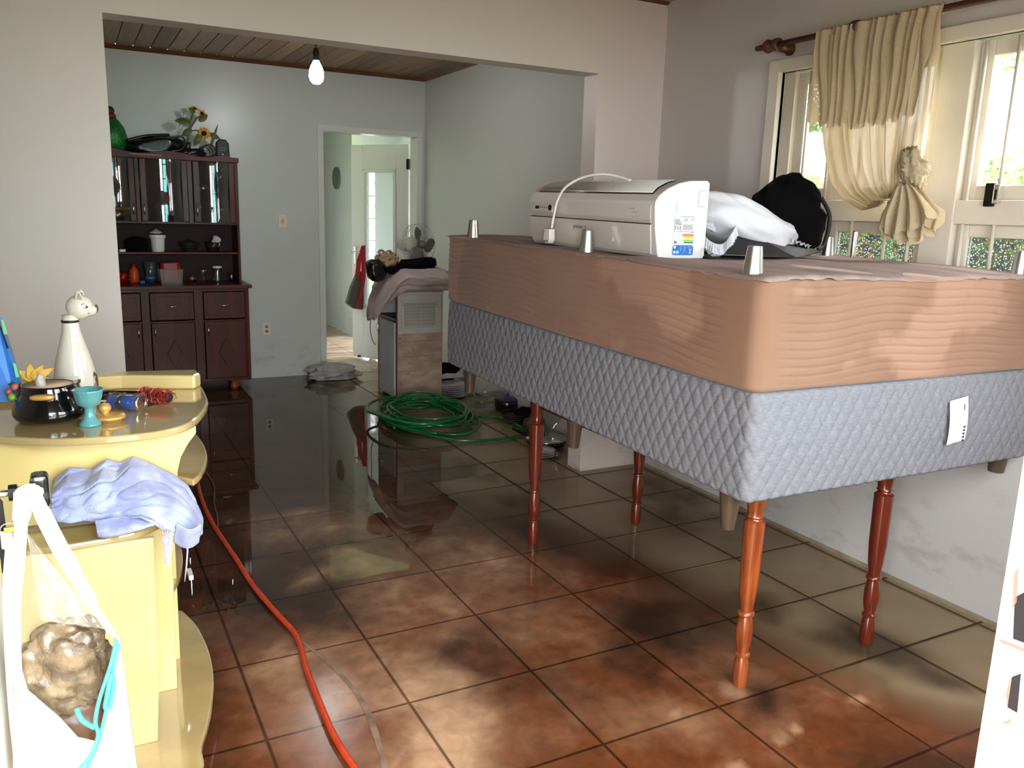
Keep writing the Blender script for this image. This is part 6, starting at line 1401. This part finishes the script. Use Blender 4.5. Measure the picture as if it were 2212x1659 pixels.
MB().lathe([(0, 0), (.09, 0), (.10, .02), (.10, .09), (.095, .095)], (c_.x, c_.y, 0), 32).build('body', darkpan, t, smooth=True)
MB().lathe([(.10, .092), (.09, .10), (.04, .115), (.015, .118), (.015, .135), (0, .137)], (c_.x, c_.y, 0), 32).build('lid', mat('indigo_enamel', srgb(52, 44, 96), .2, coat=.6), t, smooth=True)
MB().tube([(c_.x+.09, c_.y-.02, .08), (c_.x+.13, c_.y-.06, .08), (c_.x+.15, c_.y-.02, .075)], .008).build('handle', chrome, t, smooth=True)
c_ = on(1105, 912)
t = thing('colander', 'dark mesh basket on the kitchen floor before the pot', 'basket', (c_.x+.05, c_.y, 0))
mb = MB()
for r_, z in ((.07, .01), (.09, .03), (.105, .05), (.115, .07)): mb.tube([(c_.x+.05+r_*1.15*math.cos(q*PI/14), c_.y+r_*math.sin(q*PI/14), z) for q in range(28)], .005, 5, closed=True)
for q in range(28): mb.tube([(c_.x+.05+r_*1.15*math.cos(q*PI/14), c_.y+r_*math.sin(q*PI/14), z) for r_, z in ((.07, .01), (.09, .03), (.105, .05), (.115, .07))], .0035, 4)
mb.build('mesh', wire_dark, t, kind='stuff')
MB().lathe([(0, .006), (.068, .006), (.068, .012), (0, .012)], (c_.x+.05, c_.y, 0), 24).build('bottom', wire_dark, t)
c_ = Vector((2.80, 4.72, 0))
t = thing('frying_pan', 'black pan with a clear glass lid beside the pillar', 'pan', c_)
MB().lathe([(0, .0), (.11, 0), (.13, .012), (.14, .05), (.137, .05), (.125, .016), (0, .008)], c_, 40).build('body', darkpan, t, smooth=True)
MB().lathe([(.14, .05), (.143, .053), (.14, .058)], c_, 40).build('rim', chrome, t, smooth=True)
MB().tube([c_+Vector((-.06, .13, .04)), c_+Vector((-.10, .30, .06))], .012).build('handle', black_plastic, t, smooth=True)
lid = MB().lathe([(.135, 0), (.138, .004), (.135, .008), (.10, .03), (.04, .045), (0, .048)], (0, 0, 0), 40, Matrix.Translation(c_+Vector((.02, .06, .17))) @ Matrix.Rotation(-1.15, 4, 'X'))
lid.build('glass_lid', jar_glass, t, smooth=True)
for i, (x, y) in enumerate(((2.655, 4.50),)):
    for k in range(3):
        MB().lathe([(0, 0), (.05, 0), (.075, .012), (.077, .014), (.05, .005), (0, .004)], (x, y, .004+.016*k), 28).build('saucer', plate_w, None, smooth=True, label='small white saucer, %s of the three beside the pillar foot' % ('bottom', 'middle', 'top')[k], cat='saucer', group='small white saucers beside the pillar')
for i, (px, py) in enumerate(((1203, 988),)):
    c_ = on(px, py); MB().lathe([(0, 0), (.018, 0), (.022, .03), (.020, .03), (.015, .003)], c_, 16).build('shot_glass', jar_glass, None, smooth=True, label='tiny glass standing on the tile before the pillar', cat='glass')
for (x, y, s_, r_) in ((3.0, 5.35, 52, .1), (2.92, 5.1, 53, .08)):
    MB().blob((x, y, .05), (r_, r_*.8, .06), s_, .35, 2.2, 28, 16, None, .9, -.045).build('crumpled_cloth', black_cloth if s_ == 52 else mat('brown_rag', srgb(72, 56, 46), .9), None, smooth=True, label='dark crumpled cloth on the kitchen floor near the wall' if s_ == 52 else 'brown crumpled cloth on the floor beside the black pan', cat='cloth')

# ------------------------------------------------------------------ outside, beyond the side window
lawn = mat('lawn', srgb(96, 130, 60), .9, c2=srgb(120, 150, 76), scale=4)
MB().box((3.5, -14, -.25), (30, 30, -.20)).build('ground', lawn, None, kind='structure')
MB().box((-14, -14, -.25), (3.5, .0, -.14)).build('ground', mat('yard_paving', srgb(150, 140, 128), .8, c2=srgb(120, 112, 100), scale=3), None, kind='structure')
nh = thing('neighbour_house', 'yellow neighbouring house with a wavy tiled roof outside the window', 'house', (12, 8, -.2))
yel_w = mat('yellow_render', srgb(190, 132, 36), .8); pale_w = mat('pale_render', srgb(206, 192, 148), .8)
HX = 12.0
MB().box((HX, 4.0, -.2), (HX+5, 16.5, 1.72)).build('wall', yel_w, nh); MB().box((HX-.05, 4.0, 1.72), (HX+5, 16.5, 2.02)).build('wall', pale_w, nh, label='pale band under the eaves')
roofm = mat('weathered_roof', srgb(226, 222, 214), .7, c2=srgb(206, 200, 190), scale=2)
def roof(u, v):
    y = 3.6+13.3*u; return (HX-.55+3.6*v, y, 2.10+1.35*v+.075*abs(math.sin(y*PI/.42)))
MB().grid(roof, 400, 4).build('roof', roofm, nh, solid=.03)
leafy = [mat('foliage_%d' % k, srgb(*c), .7, c2=srgb(*d_), scale=8, spec=.2) for k, (c, d_) in enumerate((((62, 100, 34), (104, 144, 58)), ((38, 68, 26), (72, 104, 44)), ((9, 13, 10), (24, 34, 24))))]  # last pair is the hedge, shade under the eaves put into its leaf colour
barkm = mat('bark', srgb(84, 70, 54), .9)
def bush(name, lab, c, r, n_, sz, m_, trunk=.0, grp=None, cat_='bush'):
    t = thing(name, lab, cat_, (c[0], c[1], -.2), group=grp)
    mb = MB(); rnd = random.Random(int(c[0]*100+c[1]*10))
    for _ in range(n_):
        while True:
            d_ = Vector((rnd.uniform(-1, 1), rnd.uniform(-1, 1), rnd.uniform(-1, 1)))
            if .35 < d_.length < 1: break
        k = 1+.3*noise.noise(d_*2.2+Vector(c)); p = Vector((c[0]+d_.x*r[0]*k, c[1]+d_.y*r[1]*k, c[2]+d_.z*r[2]*k))
        a = Vector((rnd.gauss(0, 1), rnd.gauss(0, 1), rnd.gauss(0, 1))).normalized(); b = a.orthogonal().normalized(); s_ = sz*rnd.uniform(.6, 1.3)
        mb.add([p-a*s_, p-b*s_*.4, p+a*s_, p+b*s_*.4], [(0, 1, 2, 3)])
    mb.build('foliage', m_, t, kind='stuff')
    MB().tube([(c[0], c[1], -.2), (c[0]+.05, c[1], c[2])], [.05+trunk, .03+trunk*.5], 8).build('trunk', barkm, t, smooth=True)
bush('tree', 'tall leafy tree behind the neighbouring roof at the left of the window', (17.5, 16.5, 4.6), (2.2, 2.2, 2.4), 5000, .13, leafy[1], .15, cat_='tree')
bush('tree', 'thin high tree crown above the neighbouring roof seen in the right window pane', (19, 10.5, 5.9), (2.6, 2.4, 1.3), 2200, .13, leafy[0], .15, cat_='tree')
bush('shrub', 'bright green shrub left of the curtain outside the window', (9.2, 8.8, 1.5), (1.0, 1.0, .85), 4000, .06, leafy[0])
bush('shrub', 'bright green shrub seen through the right window pane', (8.2, 5.3, 1.35), (1.2, 1.25, .95), 5200, .06, leafy[0])
bush('hedge', 'dense hedge, leaf colour darkened for shade, right outside the lower window panes', (4.6, 3.0, .75), (.35, 1.7, .75), 8000, .035, leafy[2])
# turquoise house across the yard behind the entrance, seen as a reflection
th_ = thing('turquoise_house', 'turquoise boarded house front across the yard, mirrored in the dresser glass', 'house', (2.8, -4.2, -.2))
tq = mat('turquoise_boards', srgb(110, 205, 205), .7); tq2 = mat('board_gap', srgb(40, 60, 62), .8)
for k in range(9): MB().box((1.4+.45*k, -8.3, -.14), (1.4+.45*k+.43, -8.24, 3.6)).build('board', tq, th_)
MB().box((1.4, -8.4, -.14), (5.45, -8.31, 3.6)).build('backing', tq2, th_)
